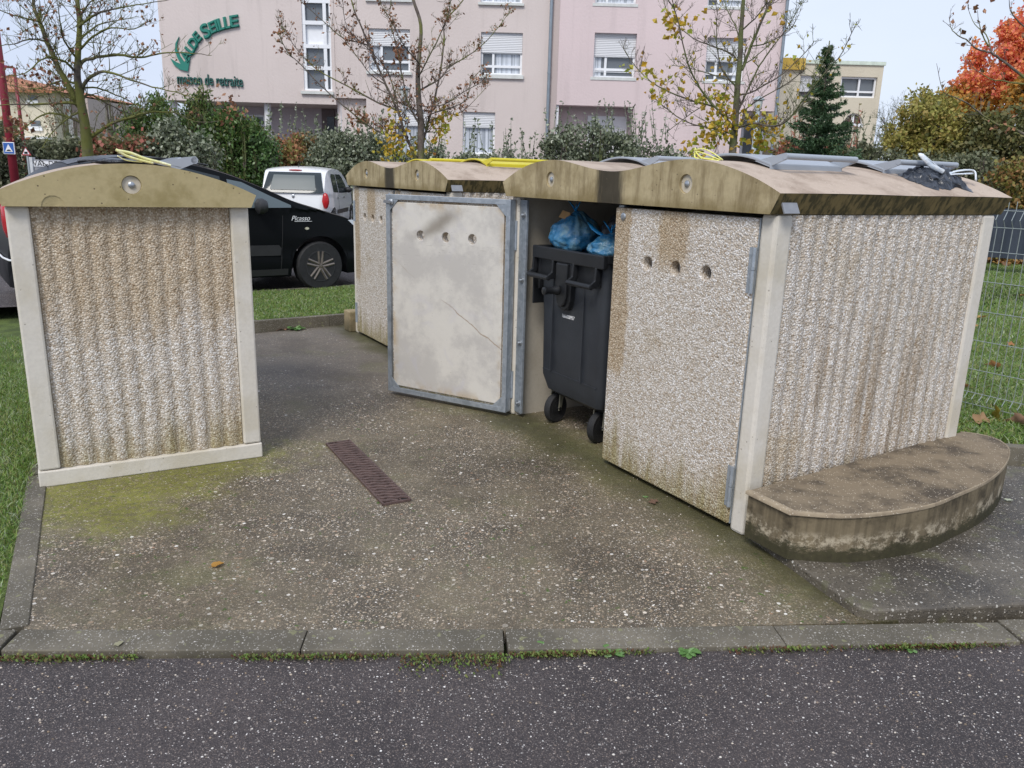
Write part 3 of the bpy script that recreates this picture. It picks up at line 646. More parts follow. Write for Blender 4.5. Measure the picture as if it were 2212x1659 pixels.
def text(body_,size,mat,parent,mw,extr=.001,name='lettering',shear=0,align='CENTER',sx=1.):
    c=bpy.data.curves.new('t','FONT'); c.body=body_; c.size=size; c.extrude=extr; c.shear=shear; c.align_x=align; c.offset=size*.0
    o=bpy.data.objects.new('t',c); COL.objects.link(o); bpy.context.view_layer.update()
    me=bpy.data.meshes.new_from_object(o.evaluated_get(bpy.context.evaluated_depsgraph_get())); bpy.data.objects.remove(o)
    me.transform(mw@Matrix.Diagonal((sx,1,1,1))); me.materials.clear(); me.materials.append(mat); me.name=name
    q=bpy.data.objects.new(name,me); COL.objects.link(q); q.parent=parent; return q
UPX=Matrix.Rotation(PI/2,4,'X')
WHITEP=plain('white_print',(.8,.8,.8),.6)
text('1666000957',.033,WHITEP,tb_,Matrix.Translation((-.02,.0525,.752))@UPX,.0008,'serial_number',sx=.85)
RUB=plain('rubber',(.018,.018,.019),.7,.3,20,0,.2)
for wx,wy in ((-.265,.15),(.215,.16),(-.265,1.05),(.215,1.05)):
    m=MB(); m.M=Matrix.Translation((wx,wy,.1))@Matrix.Rotation(R(18),4,'Z'); m.lathe([(.06,-.022),(.092,-.024),(.1,-.014),(.1,.014),(.092,.024),(.06,.022)],30,(0,0,0),'x'); wl=m.build('wheel',RUB,tb_,smooth='auto')
    m=MB(); m.M=Matrix.Translation((wx,wy,.1))@Matrix.Rotation(R(18),4,'Z'); m.lathe([(.03,-.026),(.055,-.02),(.062,-.023),(.062,.023),(.055,.02),(.03,.026)],20,(0,0,0),'x'); m.cyl((-.042,0,0),(.042,0,0),.012); m.build('hub',BIND,wl,smooth='auto')
    m=MB(); m.M=Matrix.Translation((wx,wy,0))@Matrix.Rotation(R(18),4,'Z')
    for s_ in (-1,1): m.prism([(-.012,.088),(.012,.088),(.045,.235),(-.005,.235)],'x',s_*.038-.003,s_*.038+.003)
    m.box(-.045,.045,-.01,.05,.235,.242); m.build('fork',plain('zinc_fork',(.45,.43,.33),.4,.1,10,.6),tb_)
def bag(name,label,loc,sx,sy,sz,mat,seed,tie=None,parent=None,ears=True,top=True,rz=0):
    random.seed(seed); m=MB()
    def fn(u,v):
        th=u*2*PI; ph=v*PI; k=math.sin(ph); c=-math.cos(ph)
        neck=max(0,(v-.72)/.28) if top else 0
        pl=1+.05*neck*math.sin(th*13+seed)+.045*(v**2)*math.sin(th*21+2*math.sin(th*3))
        q=Vector((math.cos(th)*k,math.sin(th)*k,c)); nn=1+.16*noise.noise(q*1.8+Vector((seed,0,0)))+.07*noise.noise(q*5+Vector((seed,0,0)))
        rx=nn*pl
        if top: kk=k*(1-.45*neck)+.03
        else: kk=k
        return (math.cos(th)*kk*rx*sx,math.sin(th)*kk*rx*sy,(c*(1 if c<0 else 1+.25*neck))*nn*sz)
    m.grid(fn,96,40)
    o=m.build(name,mat,parent,smooth=True,fix=False); bm=bmesh.new(); bm.from_mesh(o.data); bmesh.ops.remove_doubles(bm,verts=bm.verts,dist=.0005); bmesh.ops.recalc_face_normals(bm,faces=bm.faces); bm.to_mesh(o.data); bm.free()
    o.location=loc; o.rotation_euler.z=rz
    tag(o,label,'rubbish bag')
    if ears:
        e=MB()
        for a,lx,lz in ((.3,.035,.075),(2.2,-.05,.07),(4,.0,.05)):
            b=Vector((0,0,sz*1.2)); pts=[b,b+Vector((lx*.4,.01*math.sin(a),lz*.5)),b+Vector((lx,.02*math.sin(a),lz))]; e.tube(pts,[.008,.014,.004],8,flat=.35)
        e.build('tie',tie or mat,o,smooth=True)
    return o
def plastic(name,c1,c2,rough=.25,sc=9,al=1.,trans=0):
    n=NT(name); o=n.obj(); f=n.noise(o,sc,5,.65,.8); col=n.mix(n.smooth(f,.4,.62),c1,c2)
    return n.done(col,rough,n.bump(n.noise(o,16,5,.7,.6),.7,.02),Coat_Weight=.3)
BLUE=plastic('blue_bag_film',(.03,.18,.36),(.17,.32,.40)); BLUE2=plastic('blue_tie_film',(.01,.28,.62),(.02,.36,.75)); BLK=plastic('black_bag_film',(.012,.016,.024),(.03,.036,.048),.3,14)
def bw(u,w_,z): q=A0+D_*u+N_*w_; return (q.x,q.y,z)
bag('rubbish_bag','knotted blue rubbish bag bulging over the left of the bin rim',bw(.29,.24,1.245),.165,.15,.125,BLUE,3,BLUE2)
bag('rubbish_bag','blue rubbish bag half hidden behind the closed door edge, on the bin',bw(.70,.22,1.20),.13,.12,.075,BLUE,8,BLUE2)
bag('rubbish_bag','black rubbish bag at the back of the overfilled bin',bw(.66,.48,1.27),.24,.2,.17,BLK,12,None,ears=False)
m=MB(); m.prism([(-.05,0),(.05,.01),(.045,.055),(-.04,.05)],'y',-.004,.004); o=m.build('cardboard_scrap',plain('cardboard',(.42,.25,.11),.8)); o.location=bw(.255,.17,1.345); o.rotation_euler=(R(-20),R(12),RZ); tag(o,'torn brown cardboard scrap poking out of the knotted blue bag','cardboard')
# arm of the loose blue strap
m=MB(); p0=Vector(bw(.68,.18,1.275)); m.tube([p0,p0-D_*.05+Vector((0,0,.012)),p0-D_*.11+Vector((0,0,.035)),p0-D_*.16+Vector((0,0,.065))],[.014,.017,.018,.010],10,flat=.5)
o=m.build('bag_strap',BLUE2,smooth=True); tag(o,'bright blue plastic strap sticking up left of the half hidden bag','strap')
# ------------------------------------------------------------------ rubbish on the roofs
YEL=plastic('yellow_drawstring',(.72,.70,.10),(.80,.78,.30),.45,30); PYEL=plastic('pale_yellow_film',(.78,.76,.30),(.85,.83,.5),.4,10); WHT=plastic('white_drawstring',(.80,.83,.85),(.62,.70,.78),.3,20)
def aw(x,y,z,base=unitA): return base.matrix_world@Vector((x,y,z))
bpy.context.view_layer.update()
def loops(name,label,cat,loc,curves,r,mat,flat=.35,base=None,grp=None):
    m=MB()
    for c in curves: m.tube(catm([Vector(q) for q in c],6),r,8,flat=flat)
    o=m.build(name,mat,smooth=True); o.location=loc; o.rotation_euler.z=RZ; return tag(o,label,cat,grp)
loops('drawstring','thin yellow bag drawstring looped on the crest of the near shelter roof','drawstring',aw(.585,.05,1.70),
  [[(0,0,.004),(-.04,0,.03),(-.075,.02,.055),(-.085,.03,.04),(-.03,.03,.01),(.05,.03,.006)],[(-.06,.0,.045),(-.01,.01,.05),(.04,.03,.03),(.085,.05,.0)],[(-.07,.02,.05),(-.05,.0,.012),(.0,.01,.006),(.09,.02,-.004)],[(-.09,.03,.035),(-.02,.0,.035),(.09,.03,.0)]],.004,YEL,.7)
m=MB()
def crump(u,v):
    x,y=(u-.5)*.30,(v-.5)*.42; e=max(0,1-(2*abs(u-.5))**3)*max(0,1-(2*abs(v-.5))**3); q=Vector((x*11,y*11,5))
    rd=1-abs(noise.noise(q))*2.2; rd2=1-abs(noise.noise(q*2.3+Vector((4,0,0))))*2.
    wx=x*(.65+.5*noise.noise((y*9,2,0)))+.02*noise.noise((x*30,y*30,1)); wy=y*(1-.25*abs(u-.5)*2)+.02*noise.noise((y*30,x*30,6))
    xx=.985+wx; return (wx,wy,roof_z(min(1.14,xx))-roof_z(.985)+.002+e*(.018+.034*rd+.02*rd2+.015*math.exp(-((x-.02)**2+(y-.06)**2)/.003)))
m.grid(crump,44,60); o=m.build('rubbish_bag',BLK,smooth=True,fix=False); o.location=aw(.985,1.25,roof_z(.985)); o.rotation_euler.z=RZ
tag(o,'flattened black rubbish bag with white ties lying on the near shelter roof','rubbish bag')
for c in [[(0,-.02,.0),(-.03,-.08,.05),(-.06,-.16,.09),(-.05,-.19,.095),(-.02,-.1,.05),(.02,-.02,.0)],[(.02,.0,0),(.02,.12,.03),(.0,.22,.045),(.02,.25,.03),(.05,.24,-.01)],[(.03,.0,0),(.05,.12,.01),(.04,.22,.03)]]: pass
m=MB()
for c,r in (([(.02,.03,.05),(.0,-.04,.09),(-.01,-.11,.125),(.0,-.13,.122),(.02,-.07,.075),(.03,.03,.045)],.012),([(.03,.06,.04),(.03,.14,.055),(.03,.24,.062),(.05,.26,.052),(.07,.245,.01)],.012),([(.04,.06,.035),(.05,.14,.04),(.05,.23,.045)],.012)):
    m.tube(catm([Vector(q) for q in c],6),r,8,flat=.4)
m.build('tie',WHT,o,smooth=True)
# left shelter roof
def lw(x,y,z): return tl.matrix_world@Vector((x,y,z))
o=bag('plastic_scrap','crumpled black plastic scrap on the crest of the left shelter roof',lw(.50,.10,1.618),.13,.06,.016,BLK,30,None,ears=False,top=False,rz=RL); o['category']='plastic scrap'
m=MB()
for c,r in (([(-.06,0,.045),(.0,0,.035),(.06,.0,.012),(.14,.0,-.008),(.18,.0,-.02)],.015),([(-.065,.0,.05),(-.02,.0,.022),(.03,.0,.006),(.10,.0,-.01)],.014),([(-.06,.01,.02),(-.02,.01,.0),(.05,.0,-.006)],.006)):
    m.tube(catm([Vector(q) for q in c],6),r,8,flat=.5)
o=m.build('plastic_strip',PYEL,smooth=True); o.location=lw(.56,.03,1.625); o.rotation_euler.z=RL; tag(o,'pale yellow plastic strip draped over the left shelter roof','plastic strip')
gy0=lambda x: 2.33+(x+1.7)*.057 if x<0 else 2.43+x*.083
# ------------------------------------------------------------------ fallen leaves and weeds
def leafshape(m,s,curl,rot,loc,star=False,tilt=0):
    M=Matrix.Translation(loc)@Matrix.Rotation(rot,4,'Z')@Matrix.Rotation(tilt,4,'X'); n=16; vs=[(0,0,0)]
    for i in range(n):
        a=2*PI*i/n; r=s*(1+(.38*math.cos(5*a) if star else .12*math.cos(3*a)))*(1 if abs(math.sin(a))<.8 else .85)
        vs.append((r*math.cos(a),r*math.sin(a)*.8,curl*abs(math.sin(a))*s+.002*math.cos(7*a)))
    vs=[M@Vector(v) for v in vs]; m.add(vs,[(0,1+i,1+(i+1)%n) for i in range(n)])
    m.tube([M@Vector((-s*.8,0,.002)),M@Vector((-s*1.5,0,.006))],[.0012,.0008],4)
def leaf(label,px,py,z,s,col,star=True,curl=.35,rot=0,tilt=0,grp='fallen leaves'):
    p=g(px,py,z); m=MB(); leafshape(m,s,curl,rot,(0,0,.006),star,tilt)
    o=m.build('fallen_leaf',leafmat('leaf_'+str(px),[col,tuple(c*.8 for c in col)],.6,.2),fix=False,smooth=True); o.location=p; return tag(o,label,'leaf',grp)
leaf('orange fallen leaf lying on the concrete yard above the kerb',470,1224,0,.026,(.50,.26,.05),False,.4,.9)
leaf('pale yellow leaf beside the weeds at the kerb foot',1275,1410,-.005,.024,(.62,.62,.22),False,.2,2,.2)
leaf('small beige leaf on the kerb at bottom left',257,1394,.006,.016,(.40,.38,.24),False,.2,1.2)
leaf('brown crinkled leaf under the back kerb by the grass',610,712,0,.07,(.36,.19,.12),True,.5,.4,.5)
leaf('small brown leaf under the closed pebbled door',1412,1086,0,.03,(.22,.13,.09),True,.2,1)
leaf('white-green leaf on the wet slab right of the bench',2178,1082,.045,.02,(.62,.66,.5),False,.1,0)
leaf('big yellow and brown leaf standing against the fence foot',2150,905,.12,.085,(.36,.27,.03),True,.6,1.3,.9)
leaf('curled tan leaf against the fence foot, left of the yellow one',2118,912,.12,.06,(.40,.25,.13),True,.7,.2,.6)
leaf('curled pinkish tan leaf at the right edge by the fence',2200,918,.12,.07,(.46,.28,.19),True,.8,2.2,.6)
# litter of leaves on the right lawn, by the pale road and on left lawn
random.seed(5); m=MB()
for i in range(300):
    x=random.uniform(9.2,14); y=18.3-(x-9)*.36+random.gauss(0,.25)-1.; leafshape(m,random.uniform(.06,.11),.6,random.random()*6,(x,y,.12+random.random()*.06),True,random.random())
for i in range(60):
    x=random.uniform(3.2,12); y=5+(x-3)*.9+random.uniform(-.4,3); leafshape(m,random.uniform(.03,.06),.5,random.random()*6,(x,y,.13),True,random.random())
for i in range(26):
    y=random.uniform(2.5,3.8); x=-2.02-(y-2.5)*.5-random.random()*.4; leafshape(m,random.uniform(.015,.03),.5,random.random()*6,(x,y,.02),True,random.random())
tag(m.build('leaf_litter',leafmat('litter_leaves',[(.30,.12,.05),(.42,.20,.08),(.50,.32,.10),(.25,.14,.08)],.6),fix=False,smooth=True),'brown and orange leaf litter scattered over the lawns','leaf litter',kind='stuff')
# loose pebbles and grit
random.seed(77); m=MB()
for i in range(1500):
    if i<900: x=random.uniform(-1.6,1.6); y=random.uniform(2.6,5.5)-abs(random.gauss(0,.2)); 
    else: x=random.uniform(-2.2,2.2); y=gy0(x)-abs(random.gauss(0,.28))-.01
    if i<900 and (y<2.6 or x>1.15-(y-2.7)*.15): continue
    s_=random.uniform(.0015,.0045)*(1.4 if random.random()<.05 else 1); a=random.random()*6; k=6; z=0 if i<900 else -.009
    vs=[(x,y,z+s_*1.1)]+[(x+s_*(1+.3*random.random())*math.cos(a+2*PI*j/k),y+s_*.8*math.sin(a+2*PI*j/k),z+s_*.35) for j in range(k)]+[(x+s_*.9*math.cos(a+2*PI*j/k),y+s_*.7*math.sin(a+2*PI*j/k),z-.001) for j in range(k)]
    m.add(vs,[(0,1+j,1+(j+1)%k) for j in range(k)]+[(1+j,1+k+j,1+k+(j+1)%k,1+(j+1)%k) for j in range(k)])
tag(m.build('grit',leafmat('loose_grit',[(.10,.08,.06),(.30,.22,.15),(.50,.42,.33),(.72,.68,.62),(.22,.15,.10)],.7,0),smooth=True),'loose grit and small pebbles on the yard and the road edge','grit',kind='stuff')
# moss and tiny weeds in the gutter joint
random.seed(11); m=MB()
def gy(x): return 2.33+(x+1.7)*.057 if x<0 else 2.43+x*.083
for i in range(15000):
    x=random.uniform(-2.4,2.4); d=max(0,noise.noise((x*2.3,0,0))+.25+.45*noise.noise((x*9,2,0)))
    if 0.0>x>-.35: d+=.6
    if random.random()>d*1.1: continue
    y=gy(x)+.004-abs(random.gauss(0,.012+.030*(-.35<x<.02))); s=random.uniform(.003,.009); a=random.random()*6
    z=-.008+random.random()*.010
    m.add([(x,y,z),(x+s*math.cos(a),y+s*math.sin(a),z+s*1.1),(x+s*1.5*math.cos(a+.5),y+s*1.5*math.sin(a+.5),z+s*.9),(x+s*math.cos(a+1),y+s*math.sin(a+1),z+s*.3)],[(0,1,2,3)])
tag(m.build('moss',leafmat('gutter_moss',[(.10,.035,.02),(.13,.06,.025),(.10,.14,.03),(.14,.24,.04),(.20,.20,.06)],.7),fix=False),'moss and tiny weeds along the joint between kerb and road','moss',kind='stuff')
WEED=leafmat('weed_leaves',[(.10,.22,.05),(.16,.30,.09),(.26,.40,.18)],.5)
def weed(px,py,r,label,seed,nl=14,mat=WEED,z=-.01):
    random.seed(seed); m=MB(); p=g(px,py,z)
    for i in range(nl):
        a=random.uniform(0,2*PI); ln=r*random.uniform(.5,1.1); el=random.uniform(.15,.9); wd=ln*.28
        dx,dy=math.cos(a),math.sin(a); ex=Vector((dx,dy,0)); sx=Vector((-dy,dx,0)); vs=[Vector((0,0,0))]
        for t,wv in ((.3,.4),(.65,1),(.88,.7)):
            for s_ in (-1,1): vs.append(ex*ln*t+sx*wd*wv*s_+Vector((0,0,ln*el*t*(1.4-t))))
        vs.append(ex*ln+Vector((0,0,ln*el*.35))); m.add(vs,[(0,1,2),(1,3,4,2),(3,5,6,4),(5,7,6)])
    o=m.build('weed',mat,fix=False,smooth=True); o.location=p; return tag(o,label,'weed','small weeds rooted along the kerb')
weed(1160,1408,.045,'weed with narrow green leaves at the right end of the green moss patch',1)
weed(1322,1414,.042,'round leaved weed right beside the pale yellow leaf',2,18)
weed(1488,1412,.042,'dark green toothed weed midway along the kerb, right of the yellow leaf',3,20)
weed(548,1402,.03,'small pale green seedling at the left kerb joint',4,9)
weed(790,1405,.028,'tiny weed near the left kerb joint',5,8)
weed(1965,1403,.034,'low weed with a pink bloom at the right of the kerb',6,14)
weed(640,712,.10,'grassy weed beside the crinkled brown leaf at the back kerb',7,26,WEED,0)
weed(1395,1075,.02,'tiny moss tuft at the foot of the closed pebbled door',8,10,WEED,0)
# ------------------------------------------------------------------ mesh fence
f0=g(2086,872,.15); f1=g(2212,903,.15); fd=Vector((f1.x-f0.x,f1.y-f0.y,0)).normalized(); fr=Vector((f0.x,f0.y,.1))-fd*.55
tf=thing('wire_fence','galvanised wire mesh fence right of the near shelter','fence',fr,math.atan2(fd.y,fd.x))
WIRE=plain('fence_wire',(.40,.44,.42),.4,.1,20,.5)
prof=[(0,.02),(0,.06),(-.035,.10),(0,.14),(0,.24),(0,.44),(0,.64),(0,.84),(0,1.04),(0,1.22),(0,1.26),(-.035,1.31),(0,1.37),(0,1.43)]
m=MB(); LF=4.2; i=0
while i*.05<LF:
    m.tube([(i*.05,y,z) for y,z in prof],.0025,5); i+=1
for z in (.06,.14,.30,.50,.70,.90,1.10,1.26,1.37): m.tube([(0,-.004,z),(LF,-.004,z)],.0028,5)
m.build('mesh_panel',WIRE,tf)
for xx in (-.03,2.5):
    m=MB(); m.box(xx-.025,xx+.025,.01,.05,-.08,1.46); m.build('post',WIRE,tf)
# ------------------------------------------------------------------ cars
class Car:
    def __init__(s,prof,wheels,W,belt,sill=.18,wr=.33,roof_in=.20,rake=0):
        s.prof=prof; s.wh=wheels; s.W=W; s.belt=belt; s.sill=sill; s.wr=wr; s.ri=roof_in; s.x0=prof[0][0]; s.x1=prof[-1][0]
    def zt(s,x):
        p=s.prof
        for i in range(len(p)-1):
            if p[i][0]<=x<=p[i+1][0]:
                a,b=p[i],p[i+1]; t=(x-a[0])/max(1e-6,b[0]-a[0])
                m0=((b[1]-p[max(i-1,0)][1])/max(1e-6,b[0]-p[max(i-1,0)][0]))*(b[0]-a[0]); q=p[min(i+2,len(p)-1)]; m1=((q[1]-a[1])/max(1e-6,q[0]-a[0]))*(b[0]-a[0])
                return (2*t**3-3*t*t+1)*a[1]+(t**3-2*t*t+t)*m0+(-2*t**3+3*t*t)*b[1]+(t**3-t*t)*m1
        return p[-1][1]
    def zb(s,x):
        z=s.sill
        for w in s.wh:
            d=abs(x-w)
            if d<s.wr+.07: z=max(z,s.wr+math.sqrt(max(0,(s.wr+.07)**2-d*d)))
        return z
    def hw(s,x,z):
        L_=s.x1-s.x0; e=min((x-s.x0),(s.x1-x)); k=1-.22*max(0,1-e/.7)**2.4
        if e<.06: k-=.10*(1-e/.06)
        h=s.W/2*k
        if z>s.belt: h-=s.ri*((z-s.belt)/(1.62-s.belt))**1.1
        elif z<.45: h-=.05*((.45-z)/.3)**2
        else: h-=.02*abs(z-.68)/.3
        return h
    def body(s,mat,parent):
        m=MB(); xs=set([s.x0+(s.x1-s.x0)*i/70 for i in range(71)]); 
        for w in s.wh:
            for k in range(-14,15): xs.add(w+(s.wr+.0699)*math.sin(k/14*PI/2))
        xs=sorted(xs); K=16; J=8; rows=[]
        for x in xs:
            zt,zb=s.zt(x),s.zb(x); r=[(0,zb)]; zs=max(zt-.05,zb+.01)
            for i in range(K+1): z=zb+(zs-zb)*i/K; r.append((s.hw(x,z),z))
            h=s.hw(x,zs)
            for i in range(1,J+1): a=i/J*PI/2; r.append((h*(1-(i/J))**.9 if i<J else 0, zs+(zt-zs)*math.sin(a)**.75))
            rows.append([(x,y,z) for y,z in r]); 
        n=len(rows[0])
        for sg in (1,-1):
            vs=[(x,y*sg,z) for r in rows for x,y,z in r]
            m.add(vs,[(i*n+j,(i+1)*n+j,(i+1)*n+j+1,i*n+j+1) for i in range(len(rows)-1) for j in range(n-1)])
            for r in (rows[0],rows[-1]): m.add([(x,y*sg,z) for x,y,z in r],[tuple(range(n))])
        o=m.build('body',mat,parent); bm=bmesh.new(); bm.from_mesh(o.data); bmesh.ops.remove_doubles(bm,verts=bm.verts,dist=.002); bmesh.ops.recalc_face_normals(bm,faces=bm.faces); bm.to_mesh(o.data); bm.free()
        for p in o.data.polygons: p.use_smooth=True
        o.data.set_sharp_from_angle(angle=R(35)); return o
    def side(s,name,poly,mat,parent,sg=-1,off=.006):
        """patch lying on the flank; poly in (x,z)"""
        bm=bmesh.new(); f=bm.faces.new([bm.verts.new((x,0,z)) for x,z in poly])
        for ax,(lo,hi) in ((0,(min(p[0] for p in poly),max(p[0] for p in poly))),(2,(min(p[1] for p in poly),max(p[1] for p in poly)))):
            t=lo+.06
            while t<hi:
                co=[0,0,0]; no=[0,0,0]; co[ax]=t; no[ax]=1
                bmesh.ops.bisect_plane(bm,geom=bm.verts[:]+bm.edges[:]+bm.faces[:],plane_co=co,plane_no=no); t+=.06
        for v in bm.verts: v.co.y=sg*(s.hw(v.co.x,min(v.co.z,s.zt(v.co.x)-.05))+off)
        bmesh.ops.solidify(bm,geom=bm.faces[:],thickness=.003)
        me=bpy.data.meshes.new(name); bm.to_mesh(me); bm.free(); me.materials.append(mat)
        for p in me.polygons: p.use_smooth=True
        me.set_sharp_from_angle(angle=R(40))
        o=bpy.data.objects.new(name,me); COL.objects.link(o); o.parent=parent; return o
    def top(s,name,fy,xa,xb,mat,parent,off=.006,n=14):
        """patch on the upper surface between xa and xb; fy(t) half width"""
        m=MB(); vs=[]; 
        def fn(u,v):
            x=xa+(xb-xa)*u; y=fy(u)*(2*v-1); zt=s.zt(x); zs=zt-.05; h=s.hw(x,zs); r=min(1,abs(y)/h); a=(1-r**(1/.9))*PI/2
            return (x,y,zs+(zt-zs)*max(0,math.sin(a))**.75+off)
        m.grid(fn,n,16); return m.build(name,mat,parent,smooth=True,fix=False)
def wheel(parent,x,y,r,w_,sg,rim,spoke,nsp=5):
    t=MB(); t.lathe([(r*.62,-w_/2),(r*.93,-w_/2),(r,-w_/2+.03),(r,w_/2-.03),(r*.93,w_/2),(r*.62,w_/2)],40,(x,y,r),'y'); o=t.build('wheel',RUB,parent,smooth='auto')
    q=MB(); q.M=Matrix.Translation((x,y,r))@Matrix.Scale(sg,4,(0,1,0)); R0=r*.64
    q.lathe([(R0,.03),(R0,w_/2+.004),(R0*.93,w_/2+.004),(R0*.90,.04),(.02,.035)],36,(0,0,0),'y')
    q.build('rim',rim,o,smooth='auto')
    q=MB(); q.M=Matrix.Translation((x,y,r))@Matrix.Scale(sg,4,(0,1,0))
    for k in range(nsp):
        a=2*PI*k/nsp+.35
        for da in (-.16,.16):
            c,s_=math.cos(a),math.sin(a); c2,s2=math.cos(a+da),math.sin(a+da); px,pz=-s_*.018*(1 if da>0 else -1),c*.018*(1 if da>0 else -1)
            q.tube([(c*.03+px,w_/2-.01,s_*.03+pz),(c2*R0*.95,w_/2-.004,s2*R0*.95)],[.021,.017],6)
    q.lathe([(.04,w_/2-.03),(.04,w_/2),(.028,w_/2+.004),(.0001,w_/2+.004)],20,(0,0,0),'y')
    q.build('spokes',spoke,o,smooth='auto')
CARB=NT('black_car_paint').done((.006,.007,.008),.34,None,Specular_IOR_Level=.12)
CARG=NT('car_roof_reflection').done((.05,.055,.065),.3); CARW=NT('white_car_paint').done((.78,.79,.80),.3,None,Coat_Weight=.5)
GLASS=NT('car_glass').done((.10,.13,.14),.05,None,Metallic=.0,Specular_IOR_Level=.8); GLD=NT('tinted_glass').done((.035,.045,.05),.08,None,Specular_IOR_Level=.4)
GLR=NT('rear_glass').done((.15,.17,.17),.35,None,Specular_IOR_Level=.2)  # greyish reflection put into the glass colour
REDL=plain('red_lamp',(.45,.015,.02),.2,.2,20); CHR=plain('chrome_trim',(.6,.62,.63),.2,.05,9,.9); TRIM=plain('black_trim',(.03,.03,.032),.5)
WFR0=plain('white_trim',(.75,.76,.78),.4,.03)
HEADL=NT('headlamp_lens').done((.75,.78,.82),.12)
# black people carrier: x runs backwards from the front bumper; flank towards us is y<0
fw=Vector(g2(690,625,.085)); ang=math.atan2(-dcar.y,-dcar.x)
tcar=thing('parked_car','black people carrier with five spoke wheels parked behind the left shelter','car',(0,0,.085),ang)
# front wheel centre at local x=.83, outer flank y=+.87 (towards camera after rotation)
locw=Matrix.Rotation(ang,4,'Z')@Vector((.83,.80,0)); tcar.location=(fw.x-locw.x,fw.y-locw.y,.085)
car=Car([(0,.52),(.03,.68),(.12,.80),(.35,.94),(.7,1.045),(1.12,1.17),(1.5,1.33),(1.95,1.50),(2.4,1.60),(2.9,1.63),(3.3,1.60),(3.6,1.53),(3.85,1.41),(4.05,1.23),(4.2,.98),(4.25,.8),(4.28,.5)],[.83,3.59],1.75,1.02,.2,.315,.19)
car.body(CARB,tcar)
car.side('window',[(1.20,1.06),(1.95,1.055),(1.95,1.39),(1.78,1.36),(1.45,1.20),(1.20,1.09)],GLASS,tcar,1)
car.side('window',[(2.03,1.055),(2.72,1.06),(2.72,1.53),(2.5,1.525),(2.03,1.42)],GLD,tcar,1)
car.side('window',[(2.82,1.06),(3.45,1.09),(3.42,1.45),(2.82,1.51)],GLD,tcar,1)
car.side('window',[(3.53,1.10),(3.93,1.14),(3.80,1.32),(3.52,1.43)],GLD,tcar,1)
car.side('side_moulding',[(1.35,.56),(1.38,.60),(2.45,.61),(2.45,.48),(1.36,.47)],TRIM,tcar,1,.012)
car.side('side_moulding',[(2.5,.61),(3.2,.61),(3.2,.48),(2.5,.48)],TRIM,tcar,1,.012)
car.side('door_seam',[(1.36,.25),(1.368,.25),(1.308,1.02),(1.30,1.02)],BLACKM,tcar,1,.002); car.side('door_seam',[(2.46,.25),(2.468,.25),(2.468,1.02),(2.46,1.02)],BLACKM,tcar,1,.002)
car.side('side_repeater',[(1.0+.03*math.cos(a*PI/6),.80+.017*math.sin(a*PI/6)) for a in range(12)],plain('amber_clear_lens',(.75,.72,.55),.2),tcar,1,.006)
car.side('headlight',[(.06,.68),(.10,.80),(.30,.90),(.42,.90),(.30,.80),(.14,.68)],HEADL,tcar,1,.006)
car.side('tail_light',[(3.95,.72),(4.235,.72),(4.19,.95),(4.10,1.12),(3.98,1.14)],REDL,tcar,1,.008)
car.side('bumper_strip',[(3.98,.58),(4.25,.58),(4.25,.615),(3.98,.615)],CHR,tcar,1,.015)
car.top('windscreen',lambda t:.60+.0*t,1.22,1.98,GLD,tcar,.005)
car.top('roof_reflection',lambda t:.55,2.05,3.6,CARG,tcar,.006)  # grey sky reflection painted as a patch over the black roof
m=MB(); m.M=Matrix.Translation((1.62,.90,1.05)); m.lathe([(.0001,-.09),(.07,-.07),(.095,-.02),(.09,.03),(.05,.06),(.0001,.065)],18,(0,.07,.03),'x'); m.box(-.03,.02,-.05,.03,-.03,.02); m.build('mirror',TRIM,tcar,smooth='auto')
for x in (.83,3.59):
    for sg in (1,-1): wheel(tcar,x,sg*.775,.315,.19,sg,RUB if False else TRIM,plain('bronze_alloy',(.20,.17,.145),.35,.2,20,.5))
# door sill line
m=MB(); car.side('sill',[(1.27,.22),(1.27,.30),(3.2,.30),(3.2,.22)],TRIM,tcar,1,.012)
M_=Matrix.Translation((1.08,car.hw(1.1,.92)+.006,.90))@Matrix.Rotation(PI,4,'Z')@UPX
text('Picasso',.085,WHITEP,tcar,M_,.001,'lettering',shear=.35)
m=MB(); m.box(.93,1.16,car.hw(1.0,.89)+.004,car.hw(1.0,.89)+.009,.886,.891); m.build('underline',WHITEP,tcar)
m=MB(); m.tube([(3.72,.1,1.47),(3.98,.12,1.72)],[.006,.003],6); m.build('aerial',TRIM,tcar)
for yy in (.58,-.58):
    m=MB(); m.tube([(2.1,yy,1.545),(2.5,yy,1.605),(3.0,yy,1.61),(3.5,yy,1.545)],.012,6); m.build('roof_rail',TRIM,tcar)
for sg in (1,-1):
    q=MB(); q.M=Matrix.Translation((4.205,sg*.64,.93))@Matrix.Diagonal((.085,.17,.21,1)); q.lathe([(.0001,-1),(.7,-.9),(.95,-.5),(1,0),(.95,.5),(.7,.9),(.0001,1)],18); q.build('tail_light',REDL,tcar,smooth=True)
q=MB(); q.tube([(4.18,.80,.505),(4.27,.72,.505),(4.30,.4,.505),(4.30,-.4,.505),(4.27,-.72,.505),(4.18,-.80,.505)],.012,6); q.build('bumper_strip',WFR0,tcar,smooth=True)
# white small car: x from rear (0) to front, heading away
wp=P(638,560,18.8)
tw=thing('parked_car','small white hatchback seen from behind, parked in front of the hedge','car',(wp.x,18.8,.10),R(92.5))
car2=Car([(0,.55),(.03,.78),(.06,.98),(.16,1.20),(.30,1.42),(.46,1.53),(.9,1.585),(1.5,1.60),(2.1,1.56),(2.55,1.42),(3.0,1.16),(3.3,1.0),(3.6,.88),(3.78,.72),(3.82,.5)],[.62,3.15],1.68,.95,.2,.30,.15)
car2.body(CARW,tw)
